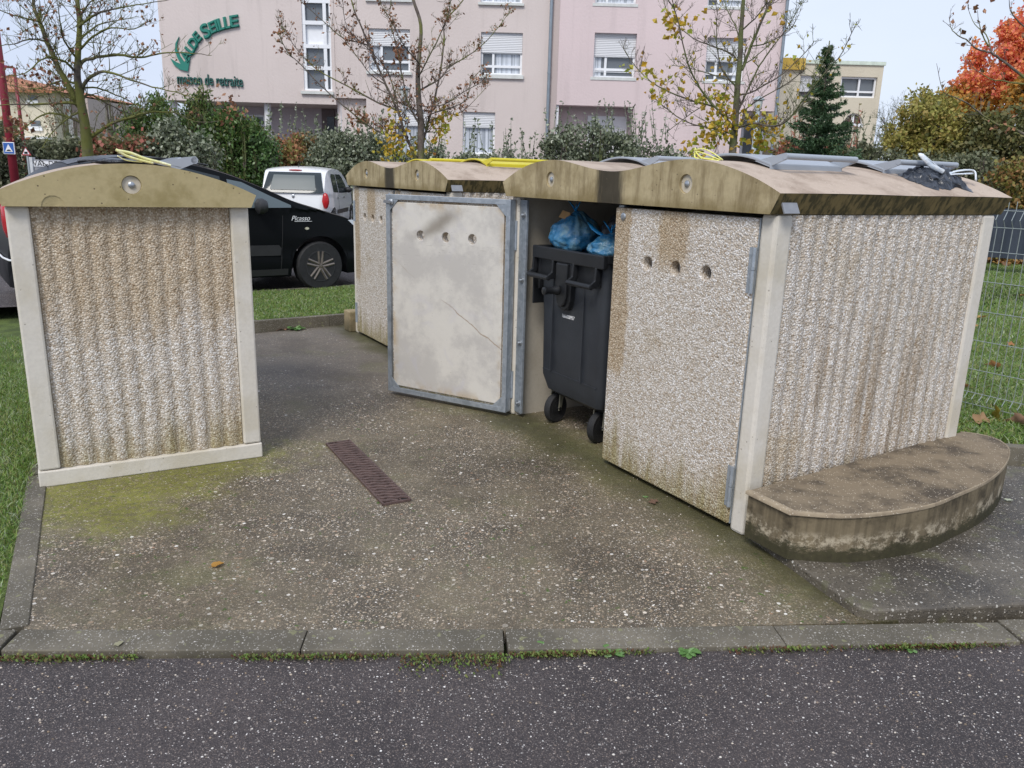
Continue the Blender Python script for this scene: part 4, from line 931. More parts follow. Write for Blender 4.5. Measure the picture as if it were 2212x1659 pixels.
# rear window on the hatch
m=MB()
def rw(u,v):
    a=(u-.5)*2; zz=1.0+.46*v; ya=a*(.70-.10*v)
    # x on the hatch for that height
    lo,hi=0.,.6
    for _ in range(20):
        mid=(lo+hi)/2
        if car2.zt(mid)<zz+.02: lo=mid
        else: hi=mid
    return (lo-.060+.03*a**4,ya,zz)
m.grid(rw,16,10); m.build('rear_window',GLD,tw,smooth=True,fix=False)
m=MB(); m.grid(lambda u,v:(lambda q:(q[0]-.012,q[1],q[2]))(rw(.12+.76*u,.14+.72*v)),14,8); m.build('glass',GLR,tw,smooth=True,fix=False)
def blob(name,cx,cy,cz,sx,sy,sz,mat,par):
    q=MB(); q.M=Matrix.Translation((cx,cy,cz))@Matrix.Diagonal((sx,sy,sz,1)); q.lathe([(.0001,-1),(.6,-.8),(.9,-.35),(1,0),(.9,.35),(.6,.8),(.0001,1)],16); return q.build(name,mat,par,smooth=True)
for sg in (-1,1): blob('tail_light',.07,sg*.735,.83,.055,.085,.185,REDL,tw)
blob('brake_light',.375,0,1.505,.03,.16,.018,REDL,tw)
car2.side('window',[(.60,1.02),(1.22,1.0),(1.25,1.42),(.78,1.44),(.66,1.38)],GLD,tw,-1); car2.side('window',[(1.32,.99),(2.55,.98),(2.45,1.14),(2.15,1.36),(1.9,1.43),(1.34,1.43)],GLD,tw,-1)
car2.side('side_moulding',[(1.0,.50),(1.0,.60),(2.6,.60),(2.6,.50)],TRIM,tw,-1,.012)
for x in (1.05,1.9): car2.side('door_handle',[(x,.86),(x+.14,.86),(x+.14,.89),(x,.89)],CHR,tw,-1,.02)
car2.side('door_seam',[(1.26,.3),(1.268,.3),(1.268,1.0),(1.26,1.0)],BLACKM,tw,-1,.002)
blob('mirror',2.3,-.90,1.05,.07,.10,.075,TRIM,tw)
m=MB(); m.tube([(.30,-.0,1.02),(.05,.35,1.03)],.008,5); m.build('wiper',BLACKM,tw); m=MB(); m.tube([(.75,0,1.57),(.72,0,1.66)],[.012,.004],6); m.build('aerial',TRIM,tw)
m=MB(); m.tube([(0.0,.0,.93)]*1+[(.02,.03,.89)],.02,4); 
blob('badge',.035,0,.92,.012,.035,.045,CHR,tw)
m=MB(); m.box(-.03,.12,-.80,.80,.36,.56); m.build('bumper',CARW,tw,bevel=.05,seg=3)
for x in (.62,3.15):
    for sg in (1,-1): wheel(tw,x,sg*.74,.30,.18,sg,TRIM,CHR)
# ------------------------------------------------------------------ building
BY=29.
PLA=NT('pink_render'); 
def plaster(name,c,c2):
    n=NT(name); p=n.obj(); col=n.mix(n.smooth(n.noise(p,.25,5,.6),.35,.7),c,c2)
    st=n.noise(n.obj((1.6,1.6,.12)),1.3,5,.7); col=n.mix(n.math('MULTIPLY',n.smooth(st,.5,.75),.4),col,tuple(q*.72 for q in c2))
    return n.done(col,.85,n.bump(n.noise(p,14,3),.35,.02))
PLB=plaster('beige_pink_render',(.66,.575,.54),(.60,.52,.485)); PLP=plaster('pink_render_wall',(.70,.575,.57),(.65,.54,.53)); PLL=plaster('lilac_render',(.60,.53,.56),(.55,.49,.52)); PLD=plaster('shaded_return_render',(.52,.43,.40),(.48,.40,.38))  # PLD has the shade of side returns put into its colour
PLY=plaster('cream_render',(.68,.62,.49),(.60,.54,.42)); WFR=plain('white_window_frame',(.82,.83,.85),.35,.03); SILL=plain('pale_stone_sill',(.62,.63,.60),.6,.1)
def shutter_m():
    n=NT('roller_shutter'); z=n.sep(n.obj())[2]; w_=n.math('SINE',n.math('MULTIPLY',z,2*PI/.055)); col=n.mix(n.smooth(w_,-.9,-.2),(.50,.51,.53),(.74,.745,.76)); return n.done(col,.5,n.bump(w_,.5,.008))
SHUT=shutter_m(); WGL=NT('window_glass').done((.13,.145,.16),.08,None,Specular_IOR_Level=.7)
def curtain_m():
    n=NT('net_curtain'); x=n.sep(n.obj((1,1,.08)))[0]; f=n.noise(n.obj((9,1,.1)),2.2,3,.5); return n.done(n.mix(n.smooth(f,.35,.65),(.30,.33,.37),(.62,.66,.72)),.5,None,Specular_IOR_Level=.7)
CUR=curtain_m()
bref=P(1190,330,BY)
tbd=thing('retirement_home','pink rendered retirement home with roller shutters and green wall lettering','building',(0,BY,0))
def BP(x,y,dy=0): q=P(x,y,BY+dy); return (q.x,dy,q.z)
# wall pieces: built as boxes with openings left between strips
def wall_with_holes(name,x0,x1,z0,z1,y0,y1,holes,mat,parent):
    m=MB(); m.box(x0,x1,y0,y1,z0,z1); o=m.build(name,mat,parent)
    if holes:
        c=MB()
        for a,b,c0,c1 in holes: c.box(a,b,y0-.3,.22 if y0>-.03 else .30,c0,c1)
        cut(o,c)
    return o
TOPZ=11.
def window(px0,px1,pt,ps,pb,psill,dark=True,cur=None,rail=False,trans=True,dy=0,parent=tbd,mull=.3):
    """returns hole; px = photo pixels; pt top, ps shutter bottom, pb glass bottom, psill sill bottom"""
    x0,x1=BP(px0,pb)[0],BP(px1,pb)[0]; xm=(px0+px1)/2
    zt,zs,zb,zl=[BP(xm,v)[2] for v in (pt,ps,pb,psill)]
    w=MB(); w.box(x0+.002,x1-.002,dy+.19,dy+.20,zb,zs+.02); 
    fr=bpy.data.objects.new('window',None); COL.objects.link(fr); fr.parent=parent
    w=MB(); t=.07; y0,y1=dy+.12,dy+.19
    w.box(x0,x0+t,y0,y1,zb,zs+.02); w.box(x1-t,x1,y0,y1,zb,zs+.02); w.box(x0,x1,y0-.002,y1,zb,zb+t); w.box(x0,x1,y0-.002,y1,zs-.02,zs+.04)
    xm_=x0+(x1-x0)*mull
    if trans: w.box(xm_-.04,xm_+.04,y0-.003,y1,zb,zs); zz=zb+(zs-zb)*.40; w.box(x0,x1,y0-.004,y1,zz-.04,zz+.04)
    w.build('frame',WFR,fr)
    q=MB(); q.box(x0+.01,x1-.01,dy+.195,dy+.205,zb,zs); q.build('pane',WGL,fr)
    if cur:
        a,b=x0+(x1-x0)*cur[0],x0+(x1-x0)*cur[1]; q=MB(); q.box(a,b,dy+.186,dy+.194,zb+.05,zs); q.build('curtain',CUR,fr)
    if zt>zs+.05: q=MB(); q.box(x0+.005,x1-.005,dy+.08,dy+.11,zs,zt+.02); q.build('shutter',SHUT,fr)
    q=MB(); q.box(x0-.08,x1+.06,dy-.08,dy+.12,zl,zb+.005); q.build('sill',SILL,fr)
    if rail:
        q=MB(); q.tube([(x0,dy+.02,zb+.18),(x1,dy+.02,zb+.18)],.012,5); q.build('rail',WFR,fr)
    return (x0,x1,zb-.002,zt)
xS0=BP(352,150)[0]; xS1=BP(724,150)[0]; xM1=BP(1191,200)[0]; xR1=BP(1684,150)[0]; zS=BP(540,221)[2]; zG=0.
h=[]
h.append(window(797,886,62,98,155,161,cur=(0,.3),parent=tbd)); h.append(window(1038,1127,70,114,162,170,cur=(.35,1)))
h.append(window(999,1068,242,275,333,337,cur=(0,1),trans=False)); h.append(window(854,925,236,271,328,332,cur=(.3,1),trans=False))
h.append(window(795,886,-90,-55,-2,4,cur=(.0,.3))); h.append(window(1038,1128,-84,-45,7,12,cur=(0,1)))
zO=BP(760,212)[2]; xO=BP(791,212)[0]
wall_with_holes('wall',xS1,xM1,zG,TOPZ,0,.5,h+[(xS1-.01,xO,zG-.1,zO)],PLB,tbd)
m=MB(); m.box(xS1,xO,1.5,1.7,zG,zO); m.box(xO-.02,xO+.15,.5,1.6,zG,zO+.2); m.build('recess_wall',PLB,tbd)
# sign wing overhanging a recess
wall_with_holes('wall',xS0,xS1+.0,zS,TOPZ,-.02,2.4,[(BP(656,150)[0],BP(717,150)[0],BP(690,196)[2],TOPZ-.5)],PLB,tbd)
m=MB(); m.box(xS0+.3,xS1+.2,2.0,2.3,zG,zS); m.build('recess_wall',PLL,tbd)
# stair window strip
x0,x1=BP(656,150)[0],BP(717,150)[0]; xm_=BP(704,150)[0]
fr=bpy.data.objects.new('stair_window',None); COL.objects.link(fr); fr.parent=tbd
w_=MB(); 
for a,b in ((x0,x0+.10),(xm_-.06,xm_+.05),(x1-.06,x1)): w_.box(a,b,.02,.12,BP(690,196)[2],TOPZ-.6)
for yy in (49,100,147,196,2): z=BP(690,yy)[2]; w_.box(x0,x1,.015,.125,z-.06,z+.06)
w_.build('frame',WFR,fr); 
for a,b,mt in ((195,147,WGL),(147,100,WGL),(100,49,WFR),(49,2,WGL),(2,-60,WGL)): q=MB(); q.box(x0+.02,x1-.02,.14,.15,BP(690,a)[2],BP(690,b)[2]-.002); q.build('pane',mt,fr)
q=MB(); z=BP(690,196)[2]; q.box(x0-.1,x1+.05,-.12,.02,z-.12,z-.03); q.build('sill',SILL,fr)
for cxp,cyp,rr,sq in ((571,225,.12,0),(364,215,.14,0),(733,214,.15,1)):
    x=BP(cxp,cyp)[0]; q=MB(); q.cyl((x,.35,zG),(x,.35,zS if not sq else zO+.0),rr,None,20 if not sq else 4); q.build('column',plain('white_column_paint',(.72,.71,.72),.6,.05,3),tbd,smooth='auto')
# recess door and recess window
q=MB(); a,b=BP(695,260,1.9)[0],BP(722,260,1.9)[0]; q.box(a,b,1.9,1.99,zG,BP(700,233,1.9)[2]); q.build('door',plain('brown_door',(.16,.12,.12),.5),tbd)
q=MB(); a2=BP(706,260,1.85)[0]; q.box(a2,b,1.88,1.895,zG,BP(706,252,1.88)[2]); q.build('door_glass',GLD,tbd)
window(480,537,240,242,275,279,parent=tbd,dy=1.8,trans=True,mull=.5)
# pink right wing
h=[]
h.append(window(1280,1370,72,122,168,174,rail=True,cur=(.0,.2))); h.append(window(1520,1604,82,132,176,181,cur=(.75,1)))
h.append(window(1285,1374,-84,-40,9,15,rail=True,cur=(0,1))); h.append(window(1527,1612,-76,-34,16,21,cur=(.3,1)))
zR=BP(1290,229)[2]; xr0=BP(1196,229)[0]; xr1=BP(1369,229)[0]; xg0=BP(1604,240)[0]; zg=BP(1630,240)[2]
wall_with_holes('wall',xM1+.0,xR1,zG,TOPZ,-.06,.5,h,PLP,tbd)
o=[q for q in bpy.data.objects if q.name.startswith('wall') and q.parent==tbd][-1]
c=MB(); c.box(xr0,xr1,-.4,1.,zG-.1,zR); c.box(xg0,xR1+.5,-.4,1.,zG-.1,zg); cut(o,c)
m=MB(); m.box(xr0-.1,xr1+.0,.8,.9,zG,zR+.3); m.box(xr1-.001,xr1+.2,.5,.85,zG,zR+.3); m.box(xM1-.2,xr0-.0,.5,.85,zG,zR+.3); m.build('recess_wall',PLP,tbd)
m=MB(); m.box(xg0-.2,xR1,1.5,1.6,zG,zg+.3); m.build('recess_wall',PLP,tbd)
q=MB(); q.box(BP(1196,260)[0],BP(1206,260)[0],.0,.28,zG,zR-.002); q.build('column',plain('white_post_paint',(.74,.74,.77),.6,.05,3),tbd)
q=MB(); a,b=BP(1268,280,.75)[0],BP(1353,280,.75)[0]; q.box(a,b,.72,.795,.8,BP(1310,251,.75)[2]); q.build('shutter',plain('white_shutter',(.8,.8,.81),.5,.04,3),tbd)
q=MB(); a,b=BP(1602,280,1.4)[0],BP(1652,280,1.4)[0]; q.box(a,b,1.42,1.49,1.6,BP(1630,252,1.4)[2]); q.build('glazed_door',WFR,tbd)
q=MB(); q.box(a+.1,b-.1,1.40,1.415,1.7,BP(1630,252,1.4)[2]-.15); q.build('pane',WGL,tbd)
q=MB(); q.box(xM1-.02,xM1+.18,-.075,-.062,zG,TOPZ); q.build('corner_strip',PLD,tbd)
PIPE=plain('zinc_pipe',(.28,.32,.35),.4,.1,5,.6)
for px in (1186,1690):
    x=BP(px,150)[0] if px<1500 else xR1-.02; q=MB(); q.tube([(x,-.16,zG),(x,-.16,TOPZ)],.055,12)
    for z in (2.5,5,7.5): q.tube([(x,-.16,z),(x,-.16,z+.06)],.066,12)
    q.build('downpipe',PIPE,tbd,smooth='auto')
m=MB(); m.box(xS0,xR1,2.4,14,3.6,TOPZ+.02); m.box(xS1+.2,xR1-.02,1.8,12,zG,3.6); m.build('back_walls',PLB,tbd)
m=MB(); m.box(xS0-.2,xR1+.2,-.3,14.3,TOPZ+.03,TOPZ+.2); m.build('roof',PLD,tbd)
# lettering on the wall
GREEN=plain('green_letters',(.015,.20,.15),.5,.05,3)
def wl(px,py): return BP(px,py,-.06)
def letter(ch,px,py,rot,size,sx=1.,mat=GREEN,shear=.1,name='lettering'):
    c=wl(px,py); M=Matrix.Translation((c[0],-.055,c[2]))@UPX@Matrix.Rotation(R(rot),4,'Z')@Matrix.Translation((0,-size*.35,0))
    o=text(ch,size,mat,lett,M,.03,name,shear=shear,sx=sx); return o
lett=bpy.data.objects.new('wall_lettering',None); COL.objects.link(lett); lett.parent=tbd
def fatten(o,d):
    s=o.modifiers.new('f','SOLIDIFY'); s.thickness=d; s.offset=1; s.use_even_offset=False
for ch,zx,zy,rot,sz,sx in (('A',1492,450,62,.44,1.3),('L',1525,398,57,.44,1.3),('D',1552,350,53,.42,1.2),('E',1583,300,48,.42,1.2),('S',1648,252,30,.58,1.35),('E',1703,222,24,.48,1.3),('I',1740,207,20,.50,1.3),('L',1775,195,17,.50,1.3),('L',1822,183,13,.50,1.35),('E',1875,172,10,.50,1.6)):
    fatten(letter(ch,zx*.2686,zy*.2686,rot,sz*1.02,sx*.82),.028)
sw=[(1425,300),(1418,360),(1430,430),(1462,490),(1530,455),(1516,515),(1512,575),(1455,562),(1405,522),(1370,470),(1400,487),(1440,510),(1466,512),(1432,470),(1412,420),(1405,370)]
sw=[(1440,295),(1418,345),(1424,400),(1440,450),(1478,505),(1500,500),(1530,450),(1520,510),(1512,575),(1455,562),(1405,525),(1372,470),(1400,488),(1440,508),(1470,512),(1440,480)]
q=MB(); pts=[wl(x*.2686,y*.2686) for x,y in [(1440,295),(1424,350),(1428,400),(1445,445),(1482,500),(1530,455),(1512,575),(1450,560),(1400,522),(1372,470),(1415,498),(1455,515),(1428,465),(1408,410),(1412,350)]]
q.prism([(p_[0],p_[2]) for p_ in pts],'y',-.085,-.025); q.build('lettering',GREEN,lett)
c=wl(454,184); o=text('maison de retraite',.50,plain('dark_green_letters',(.02,.10,.085),.5),lett,Matrix.Translation((c[0],-.055,c[2]))@UPX@Matrix.Rotation(R(-.6),4,'Z'),.03,'lettering',sx=1.); 
bb=[v.co.x for v in o.data.vertices]; wd_=max(bb)-min(bb); want=wl(524,180)[0]-wl(383,176)[0]; k=want/wd_
for v in o.data.vertices: v.co.x=c[0]+(v.co.x-c[0])*k
fatten(o,.006)
# ------------------------------------------------------------------ cream building at right
Y2=34.
def CP(x,y,dy=0): q=P(x,y,Y2+dy); return (q.x,dy,q.z)
tc2=thing('cream_building','cream building with a small arched window behind the dark conifer','building',(0,Y2,0))
x0,x1=CP(1660,230)[0],CP(1898,230)[0]; zt=CP(1800,139)[2]; zb=CP(1885,324)[2]
m=MB(); m.box(x0,x1,0,9,zb,zt); wl2=m.build('wall',PLY,tc2)
c=MB(); a0,a1=CP(1727,190)[0],CP(1770,190)[0]; c.box(a0,a1,-.5,.3,CP(1750,209)[2],CP(1750,163)[2]); b0,b1=CP(1815,190)[0],CP(1893,190)[0]; c.box(b0,b1,-.5,.3,CP(1855,211)[2],CP(1855,166)[2])
ax,az=CP(1843,267)[0],CP(1843,267)[2]; ar=(CP(1863,267)[0]-CP(1822,267)[0])/2; c.prism([(ax-ar,az)]+[(ax-ar*math.cos(PI*i/16),az+ar*1.05*math.sin(PI*i/16)) for i in range(1,16)]+[(ax+ar,az)],'y',-.5,.3); cut(wl2,c)
m=MB(); m.box(x0,x1+.05,-.06,9,zt+.002,zt+.14); m.build('parapet',plain('parapet_metal',(.62,.70,.60),.5),tc2)
m=MB(); m.box(CP(1684,134)[0],CP(1738,134)[0],-.15,6,zt-.25,CP(1710,126)[2]); m.build('ochre_box',plain('ochre_render',(.62,.42,.08),.8),tc2)
e=bpy.data.objects.new('window',None); COL.objects.link(e); e.parent=tc2
q=MB(); q.box(a0,a1,.1,.15,CP(1750,198)[2],CP(1750,163)[2]); q.build('shutter',SHUT,e); q=MB(); q.box(a0,a1,.2,.22,CP(1750,209)[2],CP(1750,198)[2]); q.build('pane',WGL,e)
def wframe(e,x0,x1,z0,z1,muls,trs,t=.07):
    q=MB(); q.box(x0,x0+t,.1,.17,z0,z1); q.box(x1-t,x1,.1,.17,z0,z1); q.box(x0,x1,.098,.17,z0,z0+t); q.box(x0,x1,.098,.17,z1-t,z1)
    for a in muls: q.box(a-t/2,a+t/2,.097,.17,z0,z1)
    for a in trs: q.box(x0,x1,.096,.17,a-t/2,a+t/2)
    q.build('frame',WFR,e); q=MB(); q.box(x0+.02,x1-.02,.2,.22,z0,z1); q.build('pane',WGL,e)
e=bpy.data.objects.new('window',None); COL.objects.link(e); e.parent=tc2
wframe(e,b0,b1,CP(1855,211)[2],CP(1855,166)[2],[CP(1857,190)[0]],[CP(1855,198)[2]])
e=bpy.data.objects.new('arched_window',None); COL.objects.link(e); e.parent=tc2
q=MB(); q.box(ax-.05,ax+.05,.1,.17,az,az+ar*.98); q.box(ax-ar,ax+ar,-.05,.17,az-.12,az-.001); 
for i in range(16):
    a,b=PI*i/16,PI*(i+1)/16; q.add([(ax-ar*math.cos(a),.1,az+ar*1.05*math.sin(a)),(ax-ar*math.cos(b),.1,az+ar*1.05*math.sin(b)),(ax-ar*.9*math.cos(b),.1,az+ar*.95*math.sin(b)),(ax-ar*.9*math.cos(a),.1,az+ar*.95*math.sin(a))],[(0,1,2,3)])
q.build('frame',WFR,e); q=MB(); q.box(ax-ar,ax+ar,.2,.22,az,az+ar*1.05); q.build('pane',plain('reddish_pane',(.14,.08,.07),.2),e)
q=MB(); x=CP(1876,330)[0]; q.box(x-.12,x+.12,.1,.34,0,zb); q.build('column',PLY,tc2)
q=MB(); q.box(x0,CP(1850,330)[0],.8,6,0,zb); q.build('ground_floor_wall',PLY,tc2)
vq=CP(1863,340,3); o=thing('parked_van','white van showing under the raised cream building','van',(vq[0],Y2+3,0))
m=MB(); m.prism([(-.35,1.0),(.35,1.0),(.35,2.05),(.2,2.25),(-.25,2.25),(-.35,2.1)],'y',0,3); m.build('body',CARW,o,bevel=.08,seg=3); m=MB(); m.box(-.29,.29,-.01,-.003,1.55,2.05); m.build('rear_window',GLD,o)
# ------------------------------------------------------------------ left house
Y3=46.
def HP(x,y,dy=0): q=P(x,y,Y3+dy); return (q.x,dy,q.z)
th=thing('house','cream house with an orange tiled roof far left','house',(0,Y3,0))
hx0=HP(-60,250)[0]; hx1=HP(117,250)[0]; hz=HP(60,195)[2]
m=MB(); m.box(hx0,hx1,0,9,0,hz); wh=m.build('wall',PLY,th)
m=MB(); m.box(hx1,HP(160,250)[0],1.6,9,0,hz-.2); m.build('side_wall',PLD,th)
TILE=plain('orange_roof_tiles',(.42,.17,.09),.8,.25,4,0,.3)
a=HP(-70,150)[2]; m=MB(); m.add([(hx0-.5,-.5,hz),(HP(122,192)[0],-.5,hz-.0),(HP(150,205)[0],3,hz-.1),(HP(30,170,5)[0],5,HP(20,166,5)[2]),(hx0-.5,5,HP(-50,158,5)[2]),(HP(150,205)[0],9,hz),(hx0,9,hz),(hx0-.5,-.5,hz-.15),(HP(122,192)[0],-.5,hz-.15)],[(0,1,3,4),(1,2,3),(2,5,3),(3,5,6,4),(0,7,8,1)]); m.build('roof',TILE,th,fix=False)
for (a,b,c_,d_) in ((60,79,206,217),(66,87,260,273),(5,12,205,217)):
    e=bpy.data.objects.new('window',None); COL.objects.link(e); e.parent=th
    X0,X1,Z1,Z0=HP(a,c_)[0],HP(b,c_)[0],HP(a,c_)[2],HP(a,d_)[2]; q=MB(); q.box(X0,X1,-.03,.0-.005,Z0,Z1); q.build('pane',WGL,e); q=MB(); q.box(X0-.1,X1+.1,-.12,-.035,Z0-.22,Z0); q.build('sill',WFR,e)
q=MB(); q.box(HP(37,298)[0],HP(118,298)[0],-.9,0,HP(80,301)[2],HP(80,296)[2]); q.build('canopy',WFR,th)
q=MB(); q.box(HP(47,310)[0],HP(88,310)[0],-.03,-.004,.5,HP(60,302)[2]); q.build('garage_opening',plain('dark_brown_garage',(.07,.035,.035),.7),th)
for i in range(2):
    q=MB(); z=HP(125,250+45*i)[2]; q.box(HP(120,250)[0],HP(135,250)[0],.9,1.58,z,z+.12)
    for k in range(5): xx=HP(120,250)[0]+k*.09; q.box(xx,xx+.04,.9,.94,z+.12,z+1.0)
    q.build('balcony',WFR,th)
# ------------------------------------------------------------------ street lamps and signs
REDP=plain('dark_red_paint',(.24,.02,.035),.4,.1,6); GRYP=plain('grey_lamp_paint',(.36,.40,.42),.45,.1,5)
def polyP(pts,Y): return [P(x,y,Y) for x,y in pts]
b=P(33,395,17.); b0=Vector((b.x,17,.09)); tlp=thing('street_lamp','nearer dark red lamp post carrying the blue hump sign, at the left edge','street lamp',b0,0,'dark red street lamps')
m=MB(); m.tube([(0,0,0),(0,0,3.0),(0,0,6.2)],[.09,.075,.05],14); m.build('pole',REDP,tlp,smooth=True)
tp=P(33,395,17.); 
m=MB(); m.tube([(0,0,6.1),(-.5,0,6.35),(-.9,0,6.35)],[.05,.04,.035],10); m.M=Matrix.Translation((-1.2,0,6.36)); m.lathe([(.0001,-.05),(.3,-.03),(.28,.05),(.1,.1),(.0001,.11)],18); m.build('lamp_head',REDP,tlp,smooth='auto')
Yl=31.; b=P(53,330,Yl); tlp2=thing('street_lamp','farther slim dark red street lamp with a flat head over the warning sign','street lamp',(b.x,Yl,.3),0,'dark red street lamps')
tz=P(38,147,Yl).z-.3
m=MB(); m.tube([(0,0,0),(0,0,tz)],[.085,.05],12); m.build('pole',REDP,tlp2,smooth=True)
m=MB(); m.tube([(0,0,tz),(-.15,0,tz+.02)],.035,8); m.M=Matrix.Translation((-.42,0,tz+.03))@Matrix.Diagonal((1.7,1,1,1)); m.lathe([(.0001,-.05),(.17,-.03),(.16,.03),(.05,.07),(.0001,.08)],18); m.build('lamp_head',REDP,tlp2,smooth='auto')
# hump sign on the first post
c=P(17.5,320,16.85); s_=.118*1.05; s_=abs(P(30,320,16.85).x-P(5,320,16.85).x)/2
ts=thing('road_sign','square blue speed hump sign with a white triangle on the red post','road sign',(c.x,16.87,c.z))
BLU=plain('sign_blue',(.03,.12,.42),.4,.05,3)
m=MB(); m.box(-s_,s_,0,.02,-s_,s_); m.build('border',WFR,ts,bevel=.008); m=MB(); m.box(-s_*.88,s_*.88,-.003,-.001,-s_*.88,s_*.88); m.build('blue_face',BLU,ts)
m=MB(); m.prism([(-s_*.68,-s_*.6),(s_*.68,-s_*.6),(.0,s_*.66)],'y',-.007,-.0035); m.build('triangle',WFR,ts); m=MB(); m.prism([(-s_*.45,-s_*.48),(s_*.45,-s_*.48),(s_*.16,-s_*.22),(-s_*.16,-s_*.22)],'y',-.010,-.0075); m.build('hump',BLACKM,ts)
Yt=23.6; c=P(56,327,Yt); s_=abs(P(66,327,Yt).x-P(46,327,Yt).x)/2
ts=thing('road_sign','small red bordered triangular warning sign below the slim red lamp','road sign',(c.x,Yt,0)); 
def tri(k,dz=0): return [(-s_*k,c.z-s_*.8*k+dz),(s_*k,c.z-s_*.8*k+dz),(0,c.z+s_*.95*k+dz)]
m=MB(); m.prism(tri(1),'y',0,.02); m.build('red_border',plain('sign_red',(.5,.06,.07),.4),ts); m=MB(); m.prism(tri(.72),'y',-.006,-.001); m.build('white_face',WFR,ts)
m=MB()
for k in (-1,0,1): m.box(k*s_*.22-.02,k*s_*.22+.02,-.010,-.007,c.z-s_*.5,c.z-s_*.05)
m.build('symbol',BLACKM,ts); m=MB(); m.cyl((0,.05,0.1),(0,.05,c.z),.03); m.build('pole',GRYP,ts)
Yv=24.; a=P(61,345,Yv); b=P(150,347,Yv); z0=P(66,383,Yv).z; z1=P(66,344,Yv).z
ts=thing('name_board','grey name board with a white VAL-DE plate behind the left shelter','sign board',(a.x,Yv,0))
wd=b.x-a.x; m=MB(); m.box(.12,wd,0,.08,z0-.8,z1); m.build('panel',plain('grey_panel',(.36,.37,.40),.5,.1,3),ts); m=MB(); m.box(.0,.14,-.05,.12,0.08,z1+.06); m.build('post',plain('pale_post',(.62,.64,.66),.5),ts)
px0=P(67,348,Yv).x-a.x; px1=P(140,348,Yv).x-a.x; pz1=P(80,348,Yv).z; pz0=P(80,360,Yv).z
m=MB(); m.box(px0,px1,-.012,-.002,pz0,pz1); m.build('plate',WFR,ts)
q=text('VAL-DE-',.22,BLACKM,ts,Matrix.Translation((px0+.05,-.014,pz0+.02))@UPX,.001,'lettering',align='LEFT')
k=(px1-px0)*.80/(max(v.co.x for v in q.data.vertices)-min(v.co.x for v in q.data.vertices))
for v in q.data.vertices: v.co.x=px0+.05+(v.co.x-px0-.05)*k
GL='grey garden lamps'
def glamp(px,ptop,Y,label,k=1.):
    b=P(px,ptop+60,Y); zt=P(px,ptop,Y).z; t=thing('garden_lamp',label,'lamp',(b.x,Y,.1),0,GL); zt-=.1; r=abs(P(px+12.5,ptop,Y).x-P(px-12.5,ptop,Y).x)/2
    m=MB(); m.tube([(0,0,0),(0,0,zt-r*1.6)],[.055,.045],12); m.build('pole',GRYP,t,smooth=True)
    m=MB(); m.lathe([(.05,zt-r*1.9),(.07,zt-r*1.6),(r*.75,zt-r*.35)],20); m.lathe([(r*.55,zt-r*.28),(r*.85,zt-r*.22)],20); m.build('lamp_cone',plain('lamp_diffuser',(.62,.64,.62),.3),t,smooth='auto')
    m=MB(); m.lathe([(r,zt-.02),(r,zt+.0),(r*.4,zt+.05),(.0001,zt+.06)],22); m.lathe([(r*.8,zt-r*.22),(r*.8,zt-r*.16),(.001,zt-r*.14)],20); m.build('lamp_cap',GRYP,t,smooth='auto')
glamp(874,191,19.,'grey garden lamp with a conical head behind the middle bare tree'); glamp(1633,214,17.,'grey garden lamp with a conical head behind the yellow leaved tree')
